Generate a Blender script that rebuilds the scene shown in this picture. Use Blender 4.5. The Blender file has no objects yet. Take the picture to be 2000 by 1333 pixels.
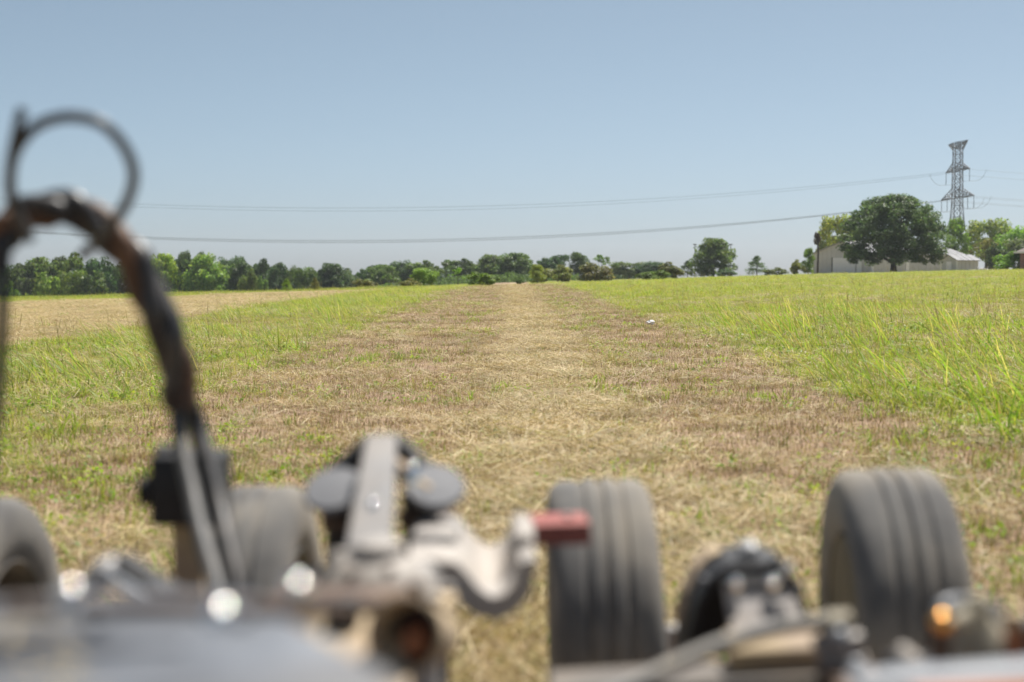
import bpy, bmesh, math, random
import numpy as np
from mathutils import Vector, Matrix, Euler

random.seed(7)
rng = np.random.default_rng(7)
S = bpy.context.scene
COL = S.collection
PI = math.pi

# ------------------------------------------------------------------ camera
CAM_H = 1.05
F = 2000 * 50 / 36.0                 # focal length in pixels of the 2000 px wide photograph
HORIZON = 545.0
PITCH = math.atan((666.5 - HORIZON) / F)
cd = bpy.data.cameras.new('camera')
cam = bpy.data.objects.new('camera', cd)
COL.objects.link(cam)
cam.location = (0, 0, CAM_H)
cam.rotation_euler = (PI / 2 - PITCH, 0, 0)
cd.lens = 50
cd.sensor_width = 36
cd.sensor_fit = 'HORIZONTAL'
cd.clip_start = 0.05
cd.clip_end = 12000
cd.dof.use_dof = True
cd.dof.focus_distance = 19.0
cd.dof.aperture_fstop = 1.95
S.camera = cam

# ------------------------------------------------------------------ light
SUN_EL = math.radians(62)
SUN_AZ = math.radians(32)            # from straight ahead towards the right
w = bpy.data.worlds.new('World')
S.world = w
w.use_nodes = True
wn = w.node_tree
bg = wn.nodes['Background']
sky = wn.nodes.new('ShaderNodeTexSky')
sky.sky_type = 'NISHITA'
sky.sun_disc = False
sky.sun_elevation = SUN_EL
sky.sun_rotation = SUN_AZ
sky.altitude = 0
sky.air_density = 0.55
sky.dust_density = 1.05
sky.ozone_density = 4.0
pale = wn.nodes.new('ShaderNodeHueSaturation')       # a pale summer sky all round
pale.inputs['Saturation'].default_value = 0.73
pale.inputs['Hue'].default_value = 0.476
wn.links.new(sky.outputs[0], pale.inputs['Color'])
wn.links.new(pale.outputs[0], bg.inputs[0])
bg.inputs[1].default_value = 0.065
sl = bpy.data.lights.new('sun', 'SUN')
sl.energy = 5.0
sl.angle = math.radians(0.53)
sl.color = (1.0, 0.955, 0.88)
so = bpy.data.objects.new('sun', sl)
COL.objects.link(so)
sdir = Vector((math.sin(SUN_AZ) * math.cos(SUN_EL), math.cos(SUN_AZ) * math.cos(SUN_EL), math.sin(SUN_EL)))
so.location = sdir * 60
so.rotation_euler = sdir.to_track_quat('Z', 'Y').to_euler()
S.view_settings.view_transform = 'Standard'
S.view_settings.look = 'None'
S.view_settings.exposure = 0.72
S.view_settings.gamma = 1.0
S.view_settings.use_curve_mapping = False
S.cycles.use_denoising = True
S.cycles.max_bounces = 8
S.cycles.transparent_max_bounces = 8
S.cycles.sample_clamp_indirect = 6
S.cycles.blur_glossy = 0.3

# ------------------------------------------------------------------ helpers
def W(px, py, D):
    """the point on the ray through a pixel of the photograph, at y = D"""
    dx = (px - 1000) / F
    dy = (666.5 - py) / F
    d = Vector((dx, math.cos(PITCH) + dy * math.sin(PITCH), -math.sin(PITCH) + dy * math.cos(PITCH)))
    return Vector((0, 0, CAM_H)) + d * (D / d.y)

def sstep(a, b, x):
    t = np.clip((x - a) / (b - a), 0, 1)
    return t * t * (3 - 2 * t)

AY = np.array([-200, -40, 0, 40, 70, 90, 115, 150, 200, 250, 300, 500, 1500, 6000.])
AZ = np.array([-.6, -.2, 0, .29, .49, .60, .56, .33, .22, .38, .2, -1.5, -5, -14.])
def terrain(x, y):
    x = np.asarray(x, float); y = np.asarray(y, float)
    z = np.interp(y, AY, AZ) + 0.029 * 120 * np.tanh(x / 120)
    z = z - 4.2 * sstep(96, 230, y) * sstep(-4, -60, x)
    bump = (.012 * np.sin(x * 2.1 + .7) * np.sin(y * 1.3) + .01 * np.sin(x * 4.7 + y * 2.9) + .03 * np.sin(x * .37 + y * .21 + 1.) + .05 * np.sin(x * .11 - y * .07))
    return z + bump - .02
def gz(x, y):
    return float(terrain(x, y))

def fbm(x, y, sc, seed=0):
    r = np.random.default_rng(seed)
    v = np.zeros_like(x, dtype=float)
    a = 1.0
    for o in range(4):
        for k in range(4):
            th = r.uniform(0, 2 * PI); ph = r.uniform(0, 2 * PI)
            v += a * np.sin((x * math.cos(th) + y * math.sin(th)) * sc * (1.9 ** o) * r.uniform(.7, 1.3) + ph)
        a *= .6
    return v / 6.0                     # roughly -1..1
def mesh_np(name, V, Fq, mat=None, col=None, smooth=False):
    me = bpy.data.meshes.new(name)
    V = np.asarray(V, np.float32); Fq = np.asarray(Fq, np.int32)
    n, k = Fq.shape
    me.vertices.add(len(V)); me.vertices.foreach_set('co', V.ravel())
    me.loops.add(n * k); me.loops.foreach_set('vertex_index', Fq.ravel())
    me.polygons.add(n)
    me.polygons.foreach_set('loop_start', np.arange(0, n * k, k, dtype=np.int32))
    me.polygons.foreach_set('loop_total', np.full(n, k, np.int32))
    if smooth:
        me.polygons.foreach_set('use_smooth', np.ones(n, bool))
    if col is not None:
        a = me.attributes.new('col', 'FLOAT_COLOR', 'POINT')
        c = np.ones((len(V), 4), np.float32); c[:, :3] = col
        a.data.foreach_set('color', c.ravel())
    me.update(); me.validate()
    if mat: me.materials.append(mat)
    return me

def link(name, me, parent=None, loc=(0, 0, 0)):
    o = bpy.data.objects.new(name, me)
    COL.objects.link(o)
    o.location = loc
    if parent is not None: o.parent = parent
    return o
def tag(o, label=None, cat=None, group=None, kind=None):
    if label: o['label'] = label
    if cat: o['category'] = cat
    if group: o['group'] = group
    if kind: o['kind'] = kind
    return o
def empty(name, loc, label=None, cat=None, group=None):
    o = bpy.data.objects.new(name, None)
    COL.objects.link(o); o.location = loc; o.empty_display_size = .2
    return tag(o, label, cat, group)
def copy_tree(o, parent=None):
    c = o.copy(); COL.objects.link(c); c.parent = parent
    for ch in list(o.children): copy_tree(ch, c)
    return c

# geometry into a bmesh
def bm_new(): return bmesh.new()
def bm_mesh(bm, name, mat, off=(0, 0, 0), smooth=True, sharp=40):
    bmesh.ops.recalc_face_normals(bm, faces=bm.faces)
    if off != (0, 0, 0): bmesh.ops.translate(bm, verts=bm.verts, vec=-Vector(off))
    if smooth:
        for f in bm.faces: f.smooth = True
        ang = math.radians(sharp)
        for e in bm.edges:
            if len(e.link_faces) == 2 and e.calc_face_angle(0) > ang: e.smooth = False
    me = bpy.data.meshes.new(name); bm.to_mesh(me); bm.free()
    me.materials.append(mat)
    return me
def add_box(bm, c, s, rot=None, bev=0.0):
    r = bmesh.ops.create_cube(bm, size=1)
    vs = r['verts']
    M = Matrix.Translation(Vector(c)) @ (rot.to_matrix().to_4x4() if rot else Matrix.Identity(4)) @ Matrix.Diagonal((*s, 1))
    bmesh.ops.transform(bm, matrix=M, verts=vs)
    if bev:
        es = list({e for v in vs for e in v.link_edges})
        bmesh.ops.bevel(bm, geom=es, offset=bev, segments=2, affect='EDGES', profile=.5)
def catmull(P, n=6):
    P = [Vector(p) for p in P]
    if len(P) < 3: return P
    out = []
    Q = [P[0] * 2 - P[1]] + P + [P[-1] * 2 - P[-2]]
    for i in range(1, len(Q) - 2):
        a, b, c, d = Q[i - 1:i + 3]
        for k in range(n):
            t = k / n
            out.append(.5 * ((2 * b) + (c - a) * t + (2 * a - 5 * b + 4 * c - d) * t * t + (3 * b - a - 3 * c + d) * t ** 3))
    out.append(P[-1])
    return out
def frames(P):
    T = []
    for i in range(len(P)):
        t = (P[min(i + 1, len(P) - 1)] - P[max(i - 1, 0)]).normalized(); T.append(t)
    up = Vector((0, 1, 0)) if abs(T[0].y) < .9 else Vector((0, 0, 1))
    n = T[0].cross(up).normalized()
    out = []
    for t in T:
        n = (n - t * n.dot(t)).normalized()
        out.append((t, n, t.cross(n)))
    return out
def add_tube(bm, P, r, seg=8, cap=True):
    P = [Vector(p) for p in P]
    fr = frames(P)
    rings = []
    for i, p in enumerate(P):
        rr = r[i] if isinstance(r, (list, tuple)) else r
        t, n, b = fr[i]
        rings.append([bm.verts.new(p + (n * math.cos(2 * PI * k / seg) + b * math.sin(2 * PI * k / seg)) * rr) for k in range(seg)])
    for i in range(len(P) - 1):
        for k in range(seg):
            bm.faces.new((rings[i][k], rings[i][(k + 1) % seg], rings[i + 1][(k + 1) % seg], rings[i + 1][k]))
    if cap:
        bm.faces.new(rings[0][::-1]); bm.faces.new(rings[-1])
def add_bar(bm, a, b, wd, hd=None):
    """a square bar between two points"""
    a = Vector(a); b = Vector(b); hd = hd or wd
    t = (b - a).normalized()
    up = Vector((0, 0, 1)) if abs(t.z) < .95 else Vector((1, 0, 0))
    n = t.cross(up).normalized(); u = n.cross(t)
    q = [(-1, -1), (1, -1), (1, 1), (-1, 1)]
    A = [bm.verts.new(a + n * wd / 2 * i + u * hd / 2 * j) for i, j in q]
    B = [bm.verts.new(b + n * wd / 2 * i + u * hd / 2 * j) for i, j in q]
    for k in range(4): bm.faces.new((A[k], A[(k + 1) % 4], B[(k + 1) % 4], B[k]))
    bm.faces.new(A[::-1]); bm.faces.new(B)
def add_lathe(bm, prof, c=(0, 0, 0), axis='z', seg=24, rot=None):
    """profile of (radius, height) turned about an axis through c"""
    rings = []
    ax = {'x': Euler((0, PI / 2, 0)), 'y': Euler((-PI / 2, 0, 0)), 'z': Euler((0, 0, 0))}[axis].to_matrix()
    if rot is not None: ax = rot.to_matrix() @ ax
    for r, h in prof:
        rings.append([bm.verts.new(ax @ Vector((r * math.cos(2 * PI * k / seg), r * math.sin(2 * PI * k / seg), h)) + Vector(c)) for k in range(seg)])
    for i in range(len(prof) - 1):
        for k in range(seg):
            bm.faces.new((rings[i][k], rings[i][(k + 1) % seg], rings[i + 1][(k + 1) % seg], rings[i + 1][k]))
    if prof[0][0] > 1e-5: bm.faces.new(rings[0][::-1])
    if prof[-1][0] > 1e-5: bm.faces.new(rings[-1])
    bmesh.ops.remove_doubles(bm, verts=[v for r in rings for v in r], dist=1e-6)
def add_prism(bm, poly, vec):
    """polygon (list of points) pushed along vec"""
    vec = Vector(vec)
    A = [bm.verts.new(Vector(p)) for p in poly]; B = [bm.verts.new(Vector(p) + vec) for p in poly]
    n = len(poly)
    for k in range(n): bm.faces.new((A[k], A[(k + 1) % n], B[(k + 1) % n], B[k]))
    bm.faces.new(A[::-1]); bm.faces.new(B)
def dome(r, h, n=5):
    return [(r * math.cos(PI / 2 * k / n), h * math.sin(PI / 2 * k / n)) for k in range(n + 1)]

# ------------------------------------------------------------------ materials
def mat_new(name):
    m = bpy.data.materials.new(name); m.use_nodes = True
    nt = m.node_tree
    return m, nt, nt.nodes['Principled BSDF'], nt.nodes['Material Output']
def N(nt, t, **k):
    n = nt.nodes.new(t)
    for a, b in k.items(): setattr(n, a, b)
    return n
def ramp(nt, fac, stops):
    r = N(nt, 'ShaderNodeValToRGB')
    while len(r.color_ramp.elements) < len(stops): r.color_ramp.elements.new(.5)
    for e, (p, c) in zip(r.color_ramp.elements, stops):
        e.position = p; e.color = (*c, 1)
    nt.links.new(fac, r.inputs[0])
    return r
def worn(name, c1, c2, rough=.5, metal=0.0, scale=14, dirt=None, dirt_amt=.4, bump=.15, spec=.5, coat=0):
    """a paint or metal with a second tone worn in and dirt lying on it in patches"""
    m, nt, p, out = mat_new(name)
    tc = N(nt, 'ShaderNodeTexCoord')
    n1 = N(nt, 'ShaderNodeTexNoise'); n1.inputs['Scale'].default_value = scale; n1.inputs['Detail'].default_value = 6
    nt.links.new(tc.outputs['Object'], n1.inputs['Vector'])
    r1 = ramp(nt, n1.outputs[0], [(.35, c1), (.68, c2)])
    colr = r1.outputs[0]
    if dirt:
        n2 = N(nt, 'ShaderNodeTexNoise'); n2.inputs['Scale'].default_value = scale * .45; n2.inputs['Detail'].default_value = 8
        nt.links.new(tc.outputs['Object'], n2.inputs['Vector'])
        mr = N(nt, 'ShaderNodeMapRange'); mr.inputs[1].default_value = .42; mr.inputs[2].default_value = .62; mr.inputs[4].default_value = dirt_amt
        nt.links.new(n2.outputs[0], mr.inputs[0])
        mx = N(nt, 'ShaderNodeMix', data_type='RGBA')
        nt.links.new(mr.outputs[0], mx.inputs[0]); nt.links.new(colr, mx.inputs[6]); mx.inputs[7].default_value = (*dirt, 1)
        colr = mx.outputs[2]
    nt.links.new(colr, p.inputs['Base Color'])
    mr2 = N(nt, 'ShaderNodeMapRange'); mr2.inputs[3].default_value = rough * .8; mr2.inputs[4].default_value = min(1, rough * 1.25)
    nt.links.new(n1.outputs[0], mr2.inputs[0]); nt.links.new(mr2.outputs[0], p.inputs['Roughness'])
    p.inputs['Metallic'].default_value = metal
    p.inputs['Specular IOR Level'].default_value = spec
    if bump:
        b = N(nt, 'ShaderNodeBump'); b.inputs['Strength'].default_value = bump; b.inputs['Distance'].default_value = .004
        nt.links.new(n1.outputs[0], b.inputs['Height']); nt.links.new(b.outputs[0], p.inputs['Normal'])
    return m

def leaf_mat(name, trans=.4, rough=.45, spec=.35, use_obj=False, dry=None, tgain=1.25):
    """leaf or blade: colour from the mesh, shifted per plant, light passing through"""
    m, nt, p, out = mat_new(name)
    at = N(nt, 'ShaderNodeAttribute', attribute_name='col')
    oi = N(nt, 'ShaderNodeObjectInfo')
    colr = at.outputs['Color']
    if use_obj:
        mx = N(nt, 'ShaderNodeMix', data_type='RGBA', blend_type='MULTIPLY'); mx.inputs[0].default_value = 1
        nt.links.new(colr, mx.inputs[6]); nt.links.new(oi.outputs['Color'], mx.inputs[7]); colr = mx.outputs[2]
    if dry:
        ai = N(nt, 'ShaderNodeAttribute', attribute_name='dry'); ai.attribute_type = 'INSTANCER'
        mx = N(nt, 'ShaderNodeMix', data_type='RGBA')
        nt.links.new(ai.outputs['Fac'], mx.inputs[0]); nt.links.new(colr, mx.inputs[6]); mx.inputs[7].default_value = (*dry, 1)
        colr = mx.outputs[2]
    hs = N(nt, 'ShaderNodeHueSaturation')
    mr = N(nt, 'ShaderNodeMapRange'); mr.inputs[3].default_value = .75; mr.inputs[4].default_value = 1.25
    nt.links.new(oi.outputs['Random'], mr.inputs[0]); nt.links.new(mr.outputs[0], hs.inputs['Value']); nt.links.new(colr, hs.inputs['Color'])
    colr = hs.outputs[0]
    nt.links.new(colr, p.inputs['Base Color'])
    p.inputs['Roughness'].default_value = rough; p.inputs['Specular IOR Level'].default_value = spec
    tr = N(nt, 'ShaderNodeBsdfTranslucent')
    g = N(nt, 'ShaderNodeMix', data_type='RGBA', blend_type='MULTIPLY'); g.inputs[0].default_value = 1
    nt.links.new(colr, g.inputs[6]); g.inputs[7].default_value = (tgain * 1.05, tgain * 1.1, tgain * .7, 1)
    nt.links.new(g.outputs[2], tr.inputs[0])
    ms = N(nt, 'ShaderNodeMixShader'); ms.inputs[0].default_value = trans
    nt.links.new(p.outputs[0], ms.inputs[1]); nt.links.new(tr.outputs[0], ms.inputs[2]); nt.links.new(ms.outputs[0], out.inputs[0])
    return m

M_BLADE = leaf_mat('grass_blade', .42, .5, .22, dry=(.40, .31, .12))
M_STRAW = leaf_mat('straw', .2, .55, .3, dry=(.30, .22, .13), tgain=1.0)
M_LEAF = leaf_mat('tree_leaf', .45, .5, .3, use_obj=True)
M_BARK = worn('bark', (.05, .04, .03), (.10, .085, .065), .9, scale=6, bump=.5)

# ------------------------------------------------------------------ ground
def ground_material():
    m, nt, p, out = mat_new('field_ground')
    L = nt.links
    tc = N(nt, 'ShaderNodeTexCoord')
    sep = N(nt, 'ShaderNodeSeparateXYZ'); L.new(tc.outputs['Object'], sep.inputs[0])
    def noise(sc, det=5, dist=0, vec=None):
        n = N(nt, 'ShaderNodeTexNoise'); n.inputs['Scale'].default_value = sc; n.inputs['Detail'].default_value = det; n.inputs['Distortion'].default_value = dist
        L.new(vec or tc.outputs['Object'], n.inputs['Vector']); return n.outputs[0]
    def math_(op, a, b=None, c=None):
        n = N(nt, 'ShaderNodeMath', operation=op)
        for i, v in enumerate((a, b, c)):
            if v is None: continue
            if isinstance(v, (int, float)): n.inputs[i].default_value = v
            else: L.new(v, n.inputs[i])
        return n.outputs[0]
    def mrange(v, a, b, c=0., d=1.):
        n = N(nt, 'ShaderNodeMapRange'); n.interpolation_type = 'SMOOTHSTEP'
        L.new(v, n.inputs[0])
        for i, q in enumerate((a, b, c, d)): n.inputs[i + 1].default_value = q
        return n.outputs[0]
    def mix(f, a, b):
        n = N(nt, 'ShaderNodeMix', data_type='RGBA')
        L.new(f, n.inputs[0])
        for i, v in ((6, a), (7, b)):
            if isinstance(v, tuple): n.inputs[i].default_value = (*v, 1)
            else: L.new(v, n.inputs[i])
        return n.outputs[2]
    big = noise(.35, 5, .4); mid = noise(2.2, 6, .3); fine = noise(26, 6, .2)
    mp = N(nt, 'ShaderNodeMapping'); mp.inputs['Scale'].default_value = (1.0, .16, 1); L.new(tc.outputs['Object'], mp.inputs[0])
    streak = noise(2.0, 4, .2, mp.outputs[0])
    x = math_('ADD', sep.outputs[0], math_('MULTIPLY_ADD', big, .9, -.45))
    y = sep.outputs[1]
    straw = mix(mrange(fine, .35, .65), (.27, .20, .125), (.42, .33, .21))
    brown = mix(mrange(fine, .35, .65), (.20, .135, .09), (.31, .215, .15))
    green = mix(mrange(fine, .35, .65), (.10, .11, .03), (.19, .19, .06))
    soil = (.12, .09, .06)
    # the mown lane: pale chaff down the middle, brown stubble either side
    centre = math_('MULTIPLY', mrange(x, -.55, .0), mrange(x, 1.1, .6))
    lane = mix(math_('MULTIPLY_ADD', mrange(streak, .35, .65), .3, math_('MULTIPLY', centre, .7)), brown, straw)
    lane = mix(math_('MULTIPLY', mrange(mid, .52, .68), .6), lane, green)
    lane = mix(math_('MULTIPLY', mrange(fine, .62, .75), .5), lane, soil)
    field = mix(mrange(mid, .3, .7), green, straw)
    in_lane = math_('MULTIPLY', mrange(x, -3.3, -2.6), mrange(x, 3.1, 2.5))
    c = mix(in_lane, field, lane)
    # the second mown lane further to the left
    leftm = math_('MULTIPLY', mrange(x, -8.0, -8.9), mrange(math_('MULTIPLY_ADD', x, -1.2, y), 118, 112))
    pale = mix(mrange(streak, .3, .7), (.27, .215, .13), (.37, .31, .19))
    pale = mix(math_('MULTIPLY', mrange(big, .5, .7), .45), pale, green)
    c = mix(leftm, c, pale)
    L.new(c, p.inputs['Base Color'])
    p.inputs['Roughness'].default_value = .95; p.inputs['Specular IOR Level'].default_value = .15
    b = N(nt, 'ShaderNodeBump'); b.inputs['Strength'].default_value = .6; b.inputs['Distance'].default_value = .03
    L.new(fine, b.inputs['Height']); L.new(b.outputs[0], p.inputs['Normal'])
    return m

def build_ground():
    ys = np.concatenate([np.linspace(-60, 0, 12)[:-1], np.arange(0, 40, .35), np.arange(40, 130, 1.5), np.arange(130, 520, 10), np.geomspace(520, 2200, 10)])
    xs = np.concatenate([-np.geomspace(60, 1600, 12)[::-1], np.arange(-58, -12, 2.), np.arange(-12, 12, .35), np.arange(12, 59, 2.), np.geomspace(60, 1600, 12)])
    X, Y = np.meshgrid(xs, ys)
    Z = terrain(X, Y)
    V = np.stack([X, Y, Z], -1).reshape(-1, 3)
    nx, ny = len(xs), len(ys)
    i = np.arange(ny - 1)[:, None] * nx + np.arange(nx - 1)[None]
    Fq = np.stack([i, i + 1, i + nx + 1, i + nx], -1).reshape(-1, 4)
    o = link('ground', mesh_np('ground', V, Fq, ground_material(), smooth=True))
    tag(o, 'rolling hay field with a mown lane running away from the camera', kind='structure')
build_ground()

# ------------------------------------------------------------------ grass (stuff)
def blade_mesh(name, n, hr, wr, spread, bend, lean, cols, segs=4, seed=0, mat=None, flat=0, twist=.6, seedhead=0.0, tl=(.02, .85)):
    r = np.random.default_rng(seed)
    V = []; Fq = []; C = []
    for i in range(n):
        h = r.uniform(*hr); wd = r.uniform(*wr)
        a = r.uniform(0, 2 * PI); rad = spread * math.sqrt(r.uniform())
        p = np.array([rad * math.cos(a), rad * math.sin(a), -.01])
        az = r.uniform(0, 2 * PI)
        d = np.array([math.cos(az), math.sin(az), 0]) * r.uniform(.3, 1) + np.array([lean[0], lean[1], 0])
        tilt = r.uniform(*tl) if not flat else r.uniform(1.2, 1.58)
        b = r.uniform(*bend)
        side = np.array([-d[1], d[0], 0]); side /= np.linalg.norm(side) + 1e-6
        dn = d / (np.linalg.norm(d) + 1e-6)
        tw = r.uniform(-twist, twist)
        c = np.array(cols[r.integers(len(cols))]) * r.uniform(.75, 1.25)
        base = len(V)
        if flat: p[2] = r.uniform(.004, flat)
        q = p.copy(); step = h / segs
        for k in range(segs + 1):
            t = k / segs
            ww = wd * (1 - t) ** .6 if not flat else wd * (1 - .5 * t)
            if seedhead and t > 1 - seedhead: ww = wd * 2.2 * (1.05 - t) / seedhead
            if k == 0: ww = wd * .7
            ang = tilt + b * t * t
            sv = side * math.cos(tw * t) + np.array([0, 0, 1]) * math.sin(tw * t)
            V.append(q - sv * ww / 2); V.append(q + sv * ww / 2)
            cc = c * (.72 + .4 * t)  # shading painted into the blade colour, darker towards the base
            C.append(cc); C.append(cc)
            q = q + (dn * math.sin(ang) + np.array([0, 0, 1]) * math.cos(ang)) * step
        if flat:
            zs = np.array([v[2] for v in V[base:]]); lift = max(0, .003 - zs.min())
            for k in range(base, len(V)): V[k][2] = V[k][2] + lift
        for k in range(segs):
            j = base + 2 * k
            Fq.append((j, j + 1, j + 3, j + 2))
    return mesh_np(name, np.array(V), np.array(Fq), mat, np.array(C), smooth=True)

def weed_mesh(name, n, seed, cols):
    r = np.random.default_rng(seed); V = []; Fq = []; C = []
    for i in range(n):
        az = r.uniform(0, 2 * PI); el = r.uniform(.1, 1.2); l = r.uniform(.02, .055); wd = l * r.uniform(.35, .55)
        d = np.array([math.cos(az) * math.cos(el), math.sin(az) * math.cos(el), math.sin(el)])
        s = np.array([-math.sin(az), math.cos(az), 0])
        p = np.array([r.normal(0, .05), r.normal(0, .05), r.uniform(0.0, .07)])
        c = np.array(cols[r.integers(len(cols))]) * r.uniform(.8, 1.2)
        b = len(V)
        V += [p, p + d * l * .45 - s * wd / 2, p + d * l - np.array([0, 0, l * .2]), p + d * l * .45 + s * wd / 2]
        C += [c] * 4; Fq.append((b, b + 1, b + 2, b + 3))
    return mesh_np(name, np.array(V), np.array(Fq), M_BLADE, np.array(C))

G1 = [(.20, .32, .03), (.16, .29, .025), (.27, .35, .035), (.23, .33, .03), (.34, .35, .06), (.42, .37, .13)]
G2 = [(.15, .26, .03), (.12, .21, .025), (.19, .28, .04)]
GY = [(.28, .36, .03), (.34, .36, .04), (.22, .34, .028), (.43, .38, .13), (.20, .32, .025), (.33, .30, .10)]
ST = [(.49, .365, .20), (.43, .31, .165), (.57, .45, .26), (.35, .245, .13), (.45, .375, .18), (.61, .51, .31)]
BR = [(.33, .23, .14), (.40, .285, .175), (.26, .18, .11), (.46, .34, .21)]

def scatter(name, protos, P, scl, dry, mat_rot=.12, label=None, lean_fix=False):
    """one stuff object: points carrying plants by geometry nodes"""
    n = len(P)
    r = np.random.default_rng(len(name) * 31 + n)
    me = bpy.data.meshes.new(name)
    me.vertices.add(n); me.vertices.foreach_set('co', np.asarray(P, np.float32).ravel())
    rot = np.stack([r.normal(0, mat_rot, n), r.normal(0, mat_rot, n), r.uniform(0, 2 * PI, n) if not lean_fix else r.normal(0, .5, n)], -1).astype(np.float32)
    a = me.attributes.new('rot', 'FLOAT_VECTOR', 'POINT'); a.data.foreach_set('vector', rot.ravel())
    a = me.attributes.new('scl', 'FLOAT_VECTOR', 'POINT'); a.data.foreach_set('vector', np.asarray(scl, np.float32).ravel())
    a = me.attributes.new('dry', 'FLOAT', 'POINT'); a.data.foreach_set('value', np.asarray(dry, np.float32))
    a = me.attributes.new('pick', 'INT', 'POINT'); a.data.foreach_set('value', r.integers(0, len(protos), n).astype(np.int32))
    o = link(name, me)
    ng = bpy.data.node_groups.new(name, 'GeometryNodeTree')
    ng.interface.new_socket('Geometry', in_out='INPUT', socket_type='NodeSocketGeometry')
    ng.interface.new_socket('Geometry', in_out='OUTPUT', socket_type='NodeSocketGeometry')
    gi = ng.nodes.new('NodeGroupInput'); go = ng.nodes.new('NodeGroupOutput')
    jn = ng.nodes.new('GeometryNodeJoinGeometry')
    for pm in protos[::-1]:
        po = bpy.data.objects.new(pm.name, pm)          # source plant, only ever drawn through the nodes
        oi = ng.nodes.new('GeometryNodeObjectInfo'); oi.inputs['Object'].default_value = po; oi.inputs['As Instance'].default_value = True
        ng.links.new(oi.outputs['Geometry'], jn.inputs[0])
    iop = ng.nodes.new('GeometryNodeInstanceOnPoints')
    iop.inputs['Pick Instance'].default_value = True
    def attr(nm, t):
        q = ng.nodes.new('GeometryNodeInputNamedAttribute'); q.data_type = t; q.inputs[0].default_value = nm; return q.outputs[0]
    e2r = ng.nodes.new('FunctionNodeEulerToRotation')
    ng.links.new(attr('rot', 'FLOAT_VECTOR'), e2r.inputs[0])
    ng.links.new(gi.outputs[0], iop.inputs['Points']); ng.links.new(jn.outputs[0], iop.inputs['Instance'])
    ng.links.new(attr('pick', 'INT'), iop.inputs['Instance Index'])
    ng.links.new(e2r.outputs[0], iop.inputs['Rotation']); ng.links.new(attr('scl', 'FLOAT_VECTOR'), iop.inputs['Scale'])
    ng.links.new(iop.outputs[0], go.inputs[0])
    o.modifiers.new('plants', 'NODES').node_group = ng
    tag(o, label, kind='stuff')
    return o

def sample(n, d0, d1, p, umin=-.46, umax=.46, mx=2.5, seed=1):
    """n points over the wedge in front of the camera, density falling as distance^-p"""
    r = np.random.default_rng(seed)
    q = 2 - p
    t = r.uniform(0, 1, n)
    D = (d0 ** q + t * (d1 ** q - d0 ** q)) ** (1 / q) if abs(q) > 1e-3 else d0 * (d1 / d0) ** t
    lo = umin * D - mx; hi = umax * D + mx
    x = lo + (hi - lo) * r.uniform(0, 1, n)
    return x, D, r

def lane_edges(x, y):
    wob = fbm(x, y, .6, 3) * .24
    in_main = sstep(-3.9, -2.6, x + 1.9 * wob) * sstep(3.05, 2.75, x + wob)
    in_left = sstep(-8.4, -8.8, x + wob) * sstep(116, 110, y - 1.2 * x + wob * 6)
    return in_main, in_left

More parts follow.
